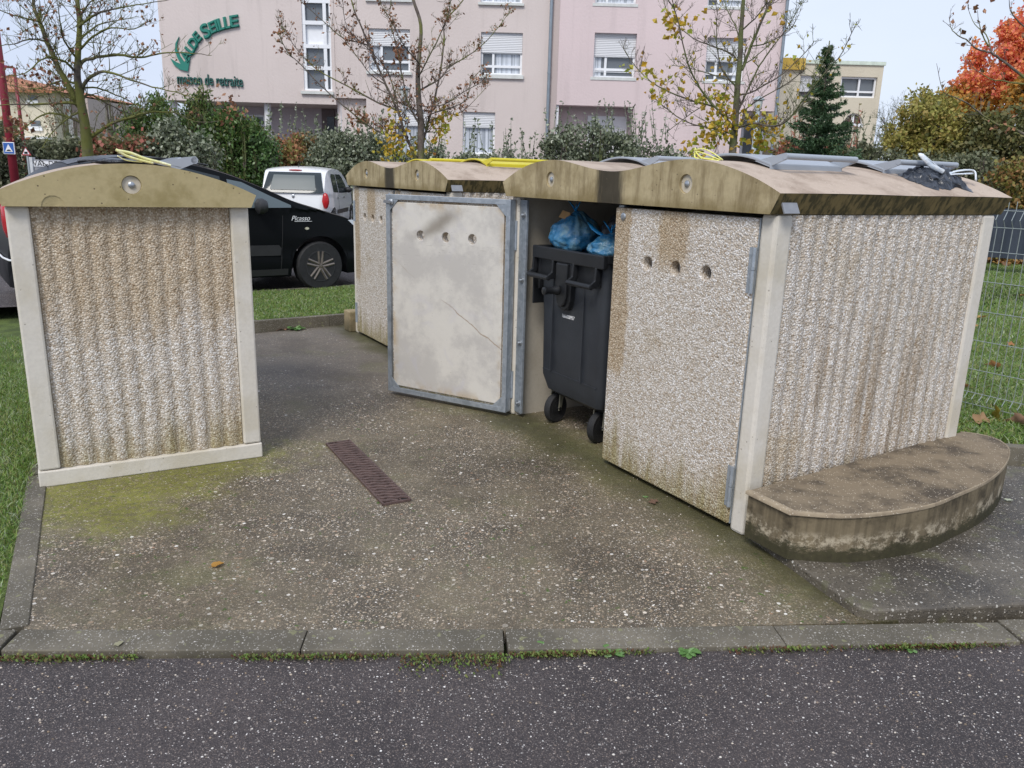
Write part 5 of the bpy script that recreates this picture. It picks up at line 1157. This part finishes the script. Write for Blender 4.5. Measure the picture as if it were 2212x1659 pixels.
# ------------------------------------------------------------------ trees
def bark_m(name,c1,c2,moss,ma):
    n=NT(name); p=n.pos(); s=n.noise(p,9,5,.65); col=n.mix(n.smooth(s,.35,.65),c1,c2); mo=n.smooth(n.noise(p,2.2,4,.6),.5-ma*.25,.62-ma*.2); col=n.mix(n.math('MULTIPLY',mo,.85),col,moss)
    return n.done(col,.9,n.bump(n.noise(p,35,4),.5,.02))
BK1=bark_m('mossy_bark',(.07,.058,.046),(.15,.125,.10),(.15,.16,.03),.45); BK2=bark_m('grey_bark',(.085,.065,.055),(.16,.13,.11),(.15,.16,.04),.15); BK3=bark_m('brown_grey_bark',(.075,.06,.05),(.15,.125,.10),(.11,.13,.04),.25)
class Tree:
    def __init__(s,name,label,Y,px,py,bark,seed,group=None,cat='tree'):
        b=P(px,py,Y); s.o=Vector((b.x,Y,.05)); s.t=thing(name,label,cat,s.o,0,group); s.Y=Y; s.bark=bark; s.trunk=MB(); s.tw=MB(); s.lf=MB(); random.seed(seed); s.nodes=[]; s.k=Y/FPX
    def pts(s,px,jit=.0,ang=None):
        """pixel polyline -> local points; depth wanders so limbs spread in depth"""
        out=[]; d=0; dr=random.uniform(-1,1)*jit
        for i,(x,y) in enumerate(px):
            q=P(x,y,s.Y+d)-s.o; out.append(q); d+=dr*(1/len(px))+random.uniform(-.05,.05)*jit
        return out
    fat=.62
    def limb(s,px,r0,r1,jit=1.2,twigs=1.,tl=.5,main=False,start=.15):
        r0*=s.fat; r1=min(r1,r0)*.6
        ps=s.pts(px,jit); ps=catm(ps,4); n=len(ps); rad=[(r0+(r1-r0)*(i/(n-1))**.8) for i in range(n)]
        wob=[Vector((random.uniform(-1,1),random.uniform(-1,1),random.uniform(-1,1)))*r0*.25 if 0<i<n-1 else Vector() for i in range(n)]
        ps=[p+w for p,w in zip(ps,wob)]
        (s.trunk if main else s.tw).tube(ps,rad,9 if main else 6)
        L=sum((ps[i+1]-ps[i]).length for i in range(n-1)); cnt=int(L*13*twigs)
        for k in range(cnt):
            t=random.uniform(start,1); i=min(n-2,int(t*(n-1))); f=t*(n-1)-i; p=ps[i].lerp(ps[i+1],f); d=(ps[i+1]-ps[i]).normalized()
            s.twig(p,d,max(.0035,rad[i]*.4),tl*random.uniform(.35,1.2)*(1.15-t*.5),2)
    def twig(s,p,d,r,L,depth):
        a=Vector((random.uniform(-1,1),random.uniform(-1,1),random.uniform(-.6,1.1))).normalized(); v=(d*.55+a*.85+Vector((0,0,.25))).normalized()
        n=4; ps=[p]; c=Vector((random.uniform(-.3,.3),random.uniform(-.3,.3),random.uniform(-.1,.45)))
        for i in range(n): v=(v+c*.22+Vector((random.uniform(-.12,.12),random.uniform(-.12,.12),random.uniform(-.12,.12)))).normalized(); ps.append(ps[-1]+v*L/n)
        rr=max(.0026,min(r,.009)); s.tw.tube(ps,[rr*(1-.6*i/n) for i in range(n+1)],4,cap=False)
        s.nodes+= ps[2:]
        if depth>0:
            for k in range(random.choice((1,2,3))):
                i=random.randint(1,n); s.twig(ps[min(i,n-1)],v,rr*.7,L*random.uniform(.3,.6),depth-1)
    def leaves(s,cnt,size,where=None,droop=True):
        for k in range(cnt):
            if where: p=random.choice(where)+Vector((random.gauss(0,.05),random.gauss(0,.05),random.gauss(0,.05)))
            else: p=random.choice(s.nodes)+Vector((random.gauss(0,.02),)*3)
            sz=size*random.uniform(.5,1.2); u=Vector((random.uniform(-1,1),random.uniform(-1,1),random.uniform(-1,-.1) if droop else random.uniform(-1,1))).normalized(); v=u.orthogonal().normalized(); v=(Matrix.Rotation(random.random()*6,3,u)@v)
            tip=p+u*sz; w=v*sz*.42; mid=p+u*sz*.5; nn=u.cross(v)*sz*.18
            s.lf.add([p,mid+w+nn,tip,mid-w+nn,mid-nn],[(0,1,4),(1,2,4),(2,3,4),(3,0,4)])
    def cluster(s,px,py,r,cnt,size,dz=.5):
        c=P(px,py,s.Y+random.uniform(-dz,dz))-s.o
        s.leaves(cnt,size,[c+Vector((random.gauss(0,r),random.gauss(0,r),random.gauss(0,r))) for _ in range(cnt)])
    def done(s,lmat=None,lname='leaves'):
        s.trunk.build('trunk',s.bark,s.t,smooth=True,fix=False); s.tw.build('branches',s.bark,s.t,smooth=True,fix=False)
        if s.lf.v: s.lf.build(lname,lmat,s.t,fix=False)
        return s.t
SEED=leafmat('dry_brown_keys',[(.20,.085,.05),(.32,.15,.08),(.42,.22,.12),(.16,.08,.05)],.7,.2)
YLF=leafmat('yellow_leaves',[(.55,.33,.03),(.62,.42,.04),(.50,.42,.06),(.34,.40,.06),(.55,.24,.05)],.6,.35)
# left bare tree
T=Tree('bare_tree','big bare mossy tree with long spreading branches behind the black car',15.5,190,345,BK1,4); T.fat=.8
b=T.pts([(192,420),(190,338),(183,268),(176,228),(170,190),(167,161),(169,107),(172,54),(167,0),(165,-60)],.3); b[0].z=0
ps=catm(b,4); T.trunk.tube(ps,[.130-.100*(i/(len(ps)-1))**.55 for i in range(len(ps))],12)
T.limb([(172,228),(161,210),(134,161),(107,102),(86,48),(70,0),(60,-50)],.085,.035,.6,1.,.5,True)
for L_,r in (([(168,150),(180,132),(209,124),(258,118),(303,125),(349,115),(403,114),(457,120)],.05),([(176,205),(188,172),(223,154),(269,167),(314,183),(376,199),(430,215)],.05),([(186,300),(199,295),(242,266),(290,252),(322,243),(376,243),(419,263),(483,260)],.055),
  ([(171,60),(175,54),(207,30),(242,21),(290,11),(370,-2)],.04),([(180,268),(172,263),(129,246),(89,250),(54,277),(30,300)],.045),([(176,232),(158,223),(94,224),(40,226),(-10,228)],.05),([(105,98),(99,89),(64,85),(30,95),(-5,99)],.03),([(88,52),(86,48),(27,32),(-5,21)],.03),
  ([(166,165),(150,140),(113,124),(89,129),(54,158),(16,164)],.035),([(178,215),(193,204),(231,223),(269,242),(312,252)],.035),([(170,110),(200,80),(240,60),(290,62),(330,40)],.03),([(172,190),(210,190),(250,205),(290,225),(305,250)],.028),([(165,180),(130,175),(90,190),(50,190),(10,180)],.03),([(175,240),(140,260),(110,290),(90,320)],.025),([(168,130),(140,90),(130,50),(125,10)],.03),([(169,90),(210,55),(250,45),(300,35)],.028),([(172,200),(150,190),(120,200),(80,210),(40,240)],.025),([(171,40),(190,10),(215,-10)],.03)):
    T.limb(L_,r,.008,2.6,.85,.6)
T.leaves(420,.075); T.cluster(118,158,.12,40,.10); T.cluster(497,230,.14,36,.10); T.cluster(30,268,.12,40,.12); T.done(SEED,'dry_leaves')
# middle tree
T=Tree('bare_tree','slender multi-stemmed bare tree hung with brown seeds, in front of the home',13.,905,345,BK2,9)
b=T.pts([(911,400),(909,336),(909,269),(905,220),(903,188),(903,148),(906,120),(909,54),(893,0),(888,-40)],.2); b[0].z=0; ps=catm(b,4); T.trunk.tube(ps,[.066-.048*(i/(len(ps)-1))**.7 for i in range(len(ps))],12)
for L_,r in (([(900,345),(889,322),(876,293),(862,247),(833,183),(803,113),(776,48),(758,0),(745,-40)],.05),([(908,345),(911,320),(918,290),(927,258),(948,172),(959,89),(962,48),(1002,0),(1020,-30)],.045)): T.limb(L_,r,.012,.8,1.,.34,True)
for L_,r in (([(905,275),(903,263),(881,223),(870,170),(860,118),(843,40),(846,-13)],.032),([(903,200),(905,196),(948,172),(970,145),(1002,126),(1045,94),(1080,55),(1104,21)],.03),([(862,250),(857,239),(803,215),(755,188),(685,150),(642,107),(610,60),(596,35)],.03),
 ([(880,300),(876,293),(835,291),(795,271),(755,239),(701,193),(655,145),(620,110),(602,72)],.03),([(926,262),(930,247),(970,234),(1007,215),(1018,175),(1040,150)],.022),([(806,115),(798,99),(744,83),(701,48),(647,0)],.025),([(903,140),(903,134),(873,99),(846,48),(817,0)],.026),([(905,165),(908,158),(943,91),(970,27),(970,-20)],.026),
 ([(904,225),(920,230),(960,225),(1000,200),(1035,180),(1050,165)],.02),([(864,252),(840,160),(800,110),(750,60),(740,0)],.02),([(927,260),(960,250),(1000,240),(1045,195)],.018),([(833,183),(800,160),(770,120),(745,90)],.016),([(905,240),(870,225),(850,215),(840,200)],.015)):
    T.limb(L_,r,.006,1.4,1.7,.26)
T.leaves(1300,.050); T.cluster(862,112,.07,30,.09); T.cluster(773,250,.07,28,.09); T.done(SEED,'seed_clusters')
o=[q for q in bpy.data.objects if q.parent==T.t][-1]
T2=MB(); TT=Tree.__new__(Tree); TT.Y=13.;TT.o=T.o; TT.lf=MB(); TT.nodes=[]
random.seed(3)
for px,py,r,c in ((848,262,.07,36),(845,290,.09,40),(858,312,.10,36),(905,328,.12,50),(832,322,.07,24),(955,235,.05,16),(948,262,.06,26),(955,290,.07,30),(870,335,.12,36),(965,255,.05,14)): TT.cluster(px,py,r,c,.085,.3)
TT.lf.build('yellow_leaves',YLF,T.t,fix=False)
q=MB(); 
for L_ in ([(940,345),(950,300),(955,260),(968,235)],[(925,345),(930,310),(945,285)],[(850,345),(842,310),(850,265)]):
    q=MB(); q.tube(TT.pts(L_,.1),[.010,.008,.006,.005][:len(L_)],5); q.build('sucker',BK2,T.t,smooth=True,fix=False)
# right tree
T=Tree('bare_tree','half bare tree with clusters of yellow maple leaves behind the near shelter',11.,1585,345,BK3,12)
b=T.pts([(1580,420),(1582,333),(1588,269),(1593,188),(1598,134),(1601,67),(1606,0),(1610,-40)],.2); b[0].z=0; ps=catm(b,4); T.trunk.tube(ps,[.062-.042*(i/(len(ps)-1))**.7 for i in range(len(ps))],12)
T.limb([(1599,150),(1604,145),(1623,99),(1647,40),(1666,0),(1680,-40)],.04,.018,.6,1,.4,True)
for L_,r in (([(1585,275),(1574,263),(1537,223),(1504,177),(1483,129),(1467,54),(1451,0),(1440,-30)],.032),([(1540,230),(1534,228),(1478,212),(1424,188),(1392,164),(1362,129),(1346,102)],.022),([(1586,290),(1547,279),(1499,269),(1461,250),(1426,223),(1402,196)],.022),([(1586,280),(1593,277),(1625,266),(1674,273),(1706,254),(1740,210),(1780,160),(1818,115),(1850,48)],.032),
 ([(1596,235),(1598,231),(1631,161),(1655,120),(1700,60),(1735,0)],.028),([(1600,205),(1620,200),(1647,187),(1690,160),(1738,115),(1759,88)],.022),([(1598,138),(1596,134),(1577,115),(1537,99),(1499,83),(1461,54),(1440,30)],.024),([(1600,100),(1590,60),(1570,20),(1560,-20)],.02),([(1593,190),(1560,150),(1548,90),(1550,20)],.02),([(1625,266),(1650,285),(1680,300)],.014),([(1590,250),(1640,215),(1700,180),(1740,150)],.018),([(1623,99),(1650,95),(1700,70),(1722,40)],.018),([(1594,180),(1550,165),(1500,150),(1450,140)],.016),([(1530,225),(1500,240),(1460,270),(1440,285)],.012),([(1690,265),(1730,230),(1760,170),(1775,120)],.014),([(1581,320),(1560,290),(1545,330)],.012),([(1601,67),(1640,30),(1665,-10)],.018)):
    T.limb(L_,r,.006,1.3,1.5,.32)
for px,py,r,c in ((1560,225,.11,110),(1540,200,.08,60),(1575,250,.10,100),(1545,275,.10,90),(1560,265,.08,60),(1530,295,.07,50),(1518,325,.08,60),(1585,305,.06,30),(1510,215,.04,25),(1428,200,.05,26),(1433,180,.04,20),(1466,50,.06,50),(1450,35,.05,30),(1455,65,.05,30),(1392,158,.05,30),(1463,172,.05,22),(1630,255,.06,40),(1645,280,.08,60),(1655,300,.1,70),(1630,310,.09,60),(1660,265,.05,25),(1570,140,.04,14),(1537,160,.04,16),(1690,265,.05,20),(1700,215,.03,8),(1715,130,.03,8),(1596,95,.04,12),(1660,30,.05,16),(1520,40,.04,14),(1495,130,.03,10),(1480,320,.06,30),(1650,240,.05,24)):
    T.cluster(px,py,r,int(c*.5),.085,.35)
T.leaves(150,.055); T.done(YLF,'leaves')
# tree standing just outside the frame at right, its twigs reach in
T=Tree('bare_tree','bare twigs reaching in from the right edge across the red maple',10.,2330,345,BK2,15); T.fat=1.
b=T.pts([(2335,420),(2330,330),(2326,200),(2322,50),(2318,-80)],.1); b[0].z=0; T.trunk.tube(catm(b,4),[.09-.004*i for i in range(17)],10)
for L_,r in (([(2326,250),(2270,195),(2212,166),(2168,132),(2140,114),(2111,106),(2086,85),(2065,74),(2054,57),(2050,36)],.022),([(2326,215),(2280,190),(2212,182),(2168,175),(2136,169),(2099,144),(2085,121)],.016),([(2328,320),(2260,305),(2212,289),(2179,273),(2154,269),(2122,248),(2088,221),(2054,207),(2036,194),(2023,137)],.022),([(2143,116),(2130,75),(2105,52),(2092,20)],.009),([(2135,100),(2120,70),(2115,50),(2111,22)],.009),([(2322,150),(2250,90),(2190,34),(2179,-5)],.018)):
    T.limb(L_,r,.0035,.6,.45,.2)
T.leaves(26,.07); T.cluster(2112,12,.035,10,.07); T.cluster(2178,274,.03,6,.08); T.done(SEED,'dry_leaves')
# ------------------------------------------------------------------ foliage masses
def foliage(m,lobes,cnt,size,aspect=.42,up=0.,shell=.55,org=Vector(),tight=1.):
    """leaf faces through lobes (cx,cy,cz,rx,ry,rz); more leaves near the outside, clumped"""
    tot=sum(l[3]*l[5] for l in lobes)
    for l in lobes:
        n=int(cnt*l[3]*l[5]/tot); clumps=[]
        for i in range(max(6,n//26)):
            u=Vector((random.gauss(0,1),random.gauss(0,1),random.gauss(0,1))).normalized(); r=(shell+(1-shell)*random.random())*(1+.16*noise.noise(u*2.3+Vector((l[0],l[2],0))))
            clumps.append(Vector((l[0]+u.x*l[3]*r,l[1]+u.y*l[4]*r,l[2]+u.z*l[5]*r)))
        cs=(min(l[3],l[5])*.16+size*.7)*tight
        for i in range(n):
            p=random.choice(clumps)+Vector((random.gauss(0,cs),random.gauss(0,cs),random.gauss(0,cs)*.9)) 
            if p.z+org.z<.1: p.z=.1-org.z+random.random()*.2
            s=size*random.uniform(.5,1.3); u=Vector((random.gauss(0,1),random.gauss(0,1),random.gauss(up,1))).normalized(); v=Matrix.Rotation(random.random()*6.28,3,u)@u.orthogonal().normalized(); w=v*s*aspect
            m.add([p,p+u*s*.5+w,p+u*s,p+u*s*.5-w],[(0,1,2,3)])
def shoots(m,px0,px1,ytop,Y,n,size,org,h=.9):
    for i in range(n):
        x=random.uniform(px0,px1); b=P(x,ytop+20,Y+random.uniform(-.5,.5))-org; hh=h*random.uniform(.4,1.1); d=Vector((random.uniform(-.25,.25),random.uniform(-.2,.2),1)).normalized()
        m.tube([b,b+d*hh],[.010,.003],4,cap=False)
        for k in range(int(hh*22)):
            p=b+d*hh*random.random(); u=Vector((random.gauss(0,1),random.gauss(0,1),random.gauss(.8,1))).normalized(); s=size*random.uniform(.5,1.1); v=u.orthogonal().normalized()*s*.35
            m.add([p,p+u*s*.5+v,p+u*s,p+u*s*.5-v],[(0,1,2,3)])
def shrub(name,label,pxl,Y,cnt,size,mat,seed,aspect=.42,up=.3,grp=None,ry=.9,sh=None,cat='shrub'):
    """pxl: list of (cx,cy,rx,ry) ellipses in photo pixels"""
    random.seed(seed); c=P(pxl[0][0],pxl[0][1],Y); org=Vector((c.x,Y,.09)); t=thing(name,label,cat,org,0,grp); k=Y/FPX; lobes=[]
    for cx_,cy_,rx,rz in pxl:
        q=P(cx_,cy_,Y)-org; lobes.append((q.x,random.uniform(-.3,.3),q.z,rx*k,ry*min(rx,rz*1.5)*k,rz*k))
    for l in list(lobes):
        for i in range(5):
            a=random.uniform(-.3,PI+.3); f=random.uniform(.25,.42); lobes.append((l[0]+math.cos(a)*l[3]*.85,l[1]-random.uniform(0,.7)*l[4],l[2]+math.sin(a)*l[5]*.85,l[3]*f,l[4]*f,l[5]*f*random.uniform(.8,1.5)))
    for l in [q for q in lobes[:len(pxl)] if q[2]-q[5]>.25]:
        h=(l[2]-l[5]*.3)/2; k_=.9; lobes.append((l[0],l[1],h,l[3]*k_,l[4]*k_,h))
    m=MB(); foliage(m,lobes,int(cnt*1.45),size,aspect,up,org=org)
    if sh: shoots(m,*sh,size,org)
    m.build('foliage',mat,t,fix=False); s=MB()
    for l in lobes:
        for i in range(3): s.tube([(l[0]*.4+random.uniform(-.1,.1),l[1]*.4,0),(l[0]+random.uniform(-.3,.3)*l[3],l[1],l[2]*.7),(l[0]+random.uniform(-.5,.5)*l[3],l[1]+random.uniform(-.3,.3)*l[4],l[2]+l[5]*.6)],[.03,.02,.006],5,cap=False)
    s.build('stems',BK3,t,fix=False); return t
DKG=leafmat('dark_green_needles',[(.04,.075,.018),(.075,.14,.03),(.13,.22,.05),(.055,.09,.02),(.20,.20,.06)],.5,.2); SIL=leafmat('silver_green_leaves',[(.10,.13,.07),(.18,.21,.13),(.40,.43,.32),(.07,.09,.045),(.26,.29,.18)],.35,.15); MIDG=leafmat('mid_green_leaves',[(.05,.11,.03),(.09,.18,.05),(.15,.24,.08),(.06,.10,.04)],.4,.2)
ORG=leafmat('orange_pink_leaves',[(.42,.16,.09),(.50,.26,.13),(.34,.27,.09),(.24,.28,.08),(.46,.20,.14)],.6,.3); REDB=leafmat('red_berry_leaves',[(.38,.11,.08),(.50,.20,.14),(.14,.17,.06),(.20,.16,.07),(.10,.14,.05)],.6,.3); GRYG=leafmat('grey_green_leaves',[(.13,.14,.08),(.20,.22,.13),(.10,.12,.06),(.26,.26,.16)],.6,.2)
GH='shrubs of the hedge in front of the home'
shrub('shrub','tall dark green conifer-like shrub below the wall lettering, left one',[(345,290,50,52),(310,305,45,42),(338,245,14,26)],22,9000,.13,DKG,1,.16,1.,GH)
shrub('shrub','dark green feathery shrub under the left end of the overhang',[(440,288,48,44),(400,300,38,36),(448,234,11,26),(428,245,12,24)],22.5,9000,.13,DKG,2,.16,1.,GH)
shrub('shrub','dark green shrub with upright sprigs left of the round white column',[(505,290,38,35),(535,300,30,30),(500,262,12,22)],22,5000,.12,DKG,3,.2,1.,GH)
shrub('shrub','bush with red leaves left of the silvery shrubs behind the black car',[(290,325,40,24),(255,335,30,22),(310,312,20,12)],20,3300,.10,REDB,4,.5,.2,GH)
shrub('shrub','dark red leafed small bush beside the mossy trunk',[(215,325,22,30),(235,335,20,22)],21,2600,.10,REDB,41,.5,.2,GH)
shrub('shrub','silvery green shrub above the roof of the black car',[(375,325,48,40),(420,335,45,35),(355,300,30,20)],20,9000,.10,SIL,5,.36,.3,GH)
shrub('shrub','dark leathery green shrub right above the car windscreen',[(480,325,50,45),(530,325,50,42),(560,340,35,35)],22,10000,.10,MIDG,6,.33,.3,GH)
shrub('shrub','rounded grey-green shrub left of the orange bush',[(560,330,35,48),(540,365,35,30)],23.2,6500,.095,SIL,7,.36,.3,GH,sh=(575,640,268,23.4,9))
shrub('shrub','orange and pink leaved bush behind the white car',[(620,340,40,30),(650,320,30,24),(590,370,30,30),(600,330,20,20)],23.6,8000,.09,ORG,8,.5,.2,GH)
shrub('shrub','yellow-green bush between the orange bush and the silvery hedge',[(668,325,30,28),(690,345,28,30)],24,4200,.09,GRYG,9,.4,.3,GH)
shrub('shrub','wide dark silvery shrub right of the white car, sprouting shoots',[(760,350,62,50),(715,340,45,42),(810,355,50,45),(770,390,60,35)],23.4,15000,.10,SIL,10,.34,.3,GH,sh=(640,850,288,23.4,22))
shrub('shrub','low green shrub behind the back shelter roof',[(880,365,40,30),(940,362,45,28)],19,4500,.09,SIL,11,.34,.3,GH,sh=(850,980,335,19,14))
shrub('shrub','low shrub with thin shoots under the ground floor window',[(1020,366,50,26),(1090,362,50,26)],19,4500,.09,SIL,12,.34,.3,GH,sh=(990,1160,332,19,20))
shrub('shrub','big bushy grey-green shrub in front of the shuttered recess',[(1260,315,55,38),(1215,330,40,35),(1330,335,50,32),(1390,345,45,30),(1270,360,110,30)],19,16000,.085,GRYG if False else SIL,13,.34,.4,GH,sh=(1180,1440,290,19,46))
shrub('shrub','low shrub between the recess and the yellow leaved tree',[(1480,360,45,22),(1440,355,30,24)],19,3000,.085,SIL,14,.34,.4,GH)
shrub('shrub','reddish twiggy shrub at the foot of the conifer',[(1760,335,60,26),(1700,340,40,24)],19,5200,.085,REDB,15,.4,.4,GH,sh=(1680,1850,300,19,26))
shrub('shrub','grey-green shrub right of the conifer',[(1840,340,42,26),(1900,348,40,18)],19.5,4500,.085,GRYG,16,.4,.4,GH,sh=(1800,1900,310,19.5,14))
shrub('shrub','grey-green bush in front of the far cream house',[(130,325,45,24),(190,335,35,22),(80,330,34,18)],26,6500,.11,GRYG,17,.4,.3,GH)
shrub('shrub','brown-green bush at the left edge beyond the lamp post',[(-10,330,40,32),(15,300,20,30)],25,4200,.11,GRYG,18,.4,.3,GH)
shrub('shrub','thin leafless brush between the mossy trunk and the tall dark shrub',[(245,250,40,38),(260,285,40,30),(140,270,30,40)],27,2600,.10,leafmat('bare_brush',[(.12,.09,.07),(.2,.15,.1),(.16,.16,.08)],.7),19,.06,1.2,GH)
# conifer
random.seed(31); Yc=17.; b=P(1765,345,Yc); org=Vector((b.x,Yc,.1)); tcn=thing('conifer','dark green narrow conifer in front of the cream building','tree',org)
top=P(1792,88,Yc)-org; bot=P(1765,340,Yc)-org; m=MB(); Hc=top.z
q=MB(); q.tube([(0,0,0),(top.x*.5,0,Hc*.5),(top.x,0,Hc)],[.11,.07,.01],10); q.build('trunk',BK3,tcn,smooth=True)
z=.35
while z<Hc*.985:
    f=z/Hc; rr=(1.28*(1-f)**.95+.05); ax_=top.x*f
    for k in range(3 if f<.8 else 2):
        a=random.random()*2*PI; L_=rr*random.uniform(.45,1.15); zz=z+random.uniform(-.08,.08); steps=max(3,int(L_/.05)); br=[]; dr=random.uniform(.05,.22)
        for i in range(steps+1):
            t=i/steps; br.append(Vector((ax_+math.cos(a)*L_*t,math.sin(a)*L_*t,zz-dr*L_*t+.30*L_*t*t)))
        m.tube(br,[.008,]*len(br),4,cap=False)
        for i in range(steps*13):
            t=random.uniform(.05,1); j=min(steps-1,int(t*steps)); p=br[j].lerp(br[j+1],t*steps-j); side=Vector((-math.sin(a),math.cos(a),0))*random.uniform(-1,1)*.26*L_*(1.15-t*.8)
            p=p+side+Vector((0,0,random.gauss(0,.02))); u=(Vector((math.cos(a),math.sin(a),.15))+Vector((random.gauss(0,.6),random.gauss(0,.6),random.gauss(0,.5)))).normalized(); s=random.uniform(.04,.09); v=u.orthogonal().normalized(); v=Matrix.Rotation(random.random()*6,3,u)@v*s*.2
            m.add([p-v,p+v,p+u*s],[(0,1,2)]); m.add([p-v*.7+Vector((0,0,.01)),p+v*.7,p+u*s*.8+Vector((0,0,-.03))],[(0,1,2)])
    z+=.036+.02*(1-f)
m.build('foliage',leafmat('fir_needles',[(.03,.065,.028),(.055,.11,.045),(.10,.17,.075),(.04,.08,.035)],.5,.1),tcn,fix=False)
# right-hand trees
def bigtree(name,label,Y,trunkpx,pxl,cnt,size,mat,seed,aspect=.5,grp=None):
    random.seed(seed); b=P(*trunkpx,Y); org=Vector((b.x,Y,.1)); t=thing(name,label,'tree',org,0,grp); k=Y/FPX; lobes=[]
    for cx_,cy_,rx,rz in pxl: q=P(cx_,cy_,Y)-org; lobes.append((q.x,random.uniform(-.8,.8),q.z,rx*k,min(rx,rz)*k,rz*k))
    s=MB(); hz=max(l[2] for l in lobes); s.tube([(0,0,0),(0,0,hz*.5),(lobes[0][0]*.5,0,hz)],[.16,.12,.03],10); s.build('trunk',BK3,t,smooth=True,fix=False)
    s=MB()
    for l in lobes: s.tube([(0,0,hz*.25),(l[0]*.5,l[1]*.5,l[2]*.75),(l[0],l[1],l[2])],[.06,.035,.01],6); 
    for l in lobes:
        for i in range(8): s.tube([(l[0],l[1],l[2]),(l[0]+random.uniform(-1,1)*l[3],l[1]+random.uniform(-1,1)*l[4],l[2]+random.uniform(-.4,1)*l[5])],[.015,.004],4,cap=False)
    s.build('branches',BK3,t,smooth=True,fix=False)
    for l in list(lobes):
        for i in range(7):
            a=random.uniform(0,2*PI); f=random.uniform(.18,.36); lobes.append((l[0]+math.cos(a)*l[3]*1.0,l[1]+random.uniform(-.8,.6)*l[4],l[2]+math.sin(a)*l[5]*1.0,l[3]*f,l[4]*f,l[5]*f))
    m=MB(); foliage(m,lobes,cnt,size,aspect,-.2,.15,org,.75); m.build('crown',mat,t,fix=False); return t
RED=leafmat('red_maple_leaves',[(.78,.15,.10),(.85,.28,.12),(.85,.42,.12),(.76,.18,.17),(.84,.36,.13)],.6,.4); ORB=leafmat('orange_brown_leaves',[(.50,.22,.03),(.58,.28,.04),(.38,.22,.05),(.34,.26,.06)],.6,.35)
OLV=leafmat('olive_autumn_leaves',[(.24,.25,.05),(.36,.34,.08),(.50,.42,.12),(.20,.21,.06),(.46,.33,.10)],.6,.35); DOL=leafmat('dark_olive_leaves',[(.09,.10,.035),(.14,.15,.045),(.20,.17,.06),(.07,.08,.03)],.6,.25)
bigtree('maple_tree','bright red maple at the upper right edge',25.,(2170,350),[(2190,110,45,55),(2210,70,35,50),(2160,170,50,40),(2125,190,40,35),(2080,190,28,20),(2215,170,45,60),(2140,120,26,35),(2170,75,14,25)],12500,.10,RED,51)
bigtree('maple_tree','orange autumn tree just below the bright red maple crown',24.,(2120,350),[(2130,225,60,34),(2190,220,50,36),(2080,225,40,26),(2030,235,26,20)],11000,.12,ORB,52)
bigtree('autumn_tree','drooping yellow-olive tree right of the small bare tree',22.,(2010,360),[(2020,250,45,40),(1990,280,45,45),(2040,290,60,50),(1975,320,40,35),(2030,215,28,24),(2060,330,60,40)],14000,.11,OLV,53,.3)
bigtree('autumn_tree','dark olive tree at the right edge under the orange crown',21.,(2150,370),[(2150,300,60,45),(2200,290,55,60),(2110,340,60,40),(2190,350,70,45)],15000,.11,DOL,54,.4)
shrub('shrub','grey-green shrub in front of the olive trees',[(2060,370,60,24),(2120,365,50,24),(2000,365,40,20)],18,7000,.08,GRYG,20,.4,.4,GH)
shrub('shrub','green and russet shrub above the dark fence cloth at the right edge',[(2180,385,50,24),(2230,380,50,34)],17,5200,.08,leafmat('russet_green',[(.16,.18,.04),(.25,.22,.05),(.30,.14,.05),(.10,.13,.04)],.6),21,.4,.4,GH)
# small bare tree right of the cream building
T=Tree('bare_tree','small dark leafless tree between the cream building and the olive tree',24.,1935,360,BK3,61)
b=T.pts([(1935,400),(1935,330),(1937,300)],.1); b[0].z=0; T.trunk.tube(b,[.09,.07,.06],8)
for L_ in ([(1935,345),(1925,300),(1910,265),(1900,250)],[(1936,310),(1945,280),(1950,255),(1942,235)],[(1937,300),(1960,280),(1975,262)],[(1935,330),(1960,315),(1990,300)],[(1930,320),(1905,300),(1890,290)],[(1937,320),(1970,330),(1985,345)],[(1934,340),(1900,330),(1880,325)],[(1936,300),(1930,270),(1920,250)]): T.limb(L_,.035,.008,1.5,1.7,.6)
T.done()
# dark cloth screen beyond the path
a=P(2085,420,15.5); b=P(2260,425,14.6); m=MB(); 
m.grid(lambda u,v:(a.x+(b.x-a.x)*u*1.6,a.y+(b.y-a.y)*u*1.6+.03*math.sin(u*40),.38+(1.27-.38)*v),40,3)
ts=m.build('cloth_screen',plain('dark_blue_cloth',(.035,.045,.065),.7,.2,2)); so=ts.modifiers.new('s','SOLIDIFY'); so.thickness=.03; tag(ts,'long dark blue cloth screen beyond the wire fence at the right edge','screen')
for m_ in bpy.data.materials: m_.use_backface_culling=False
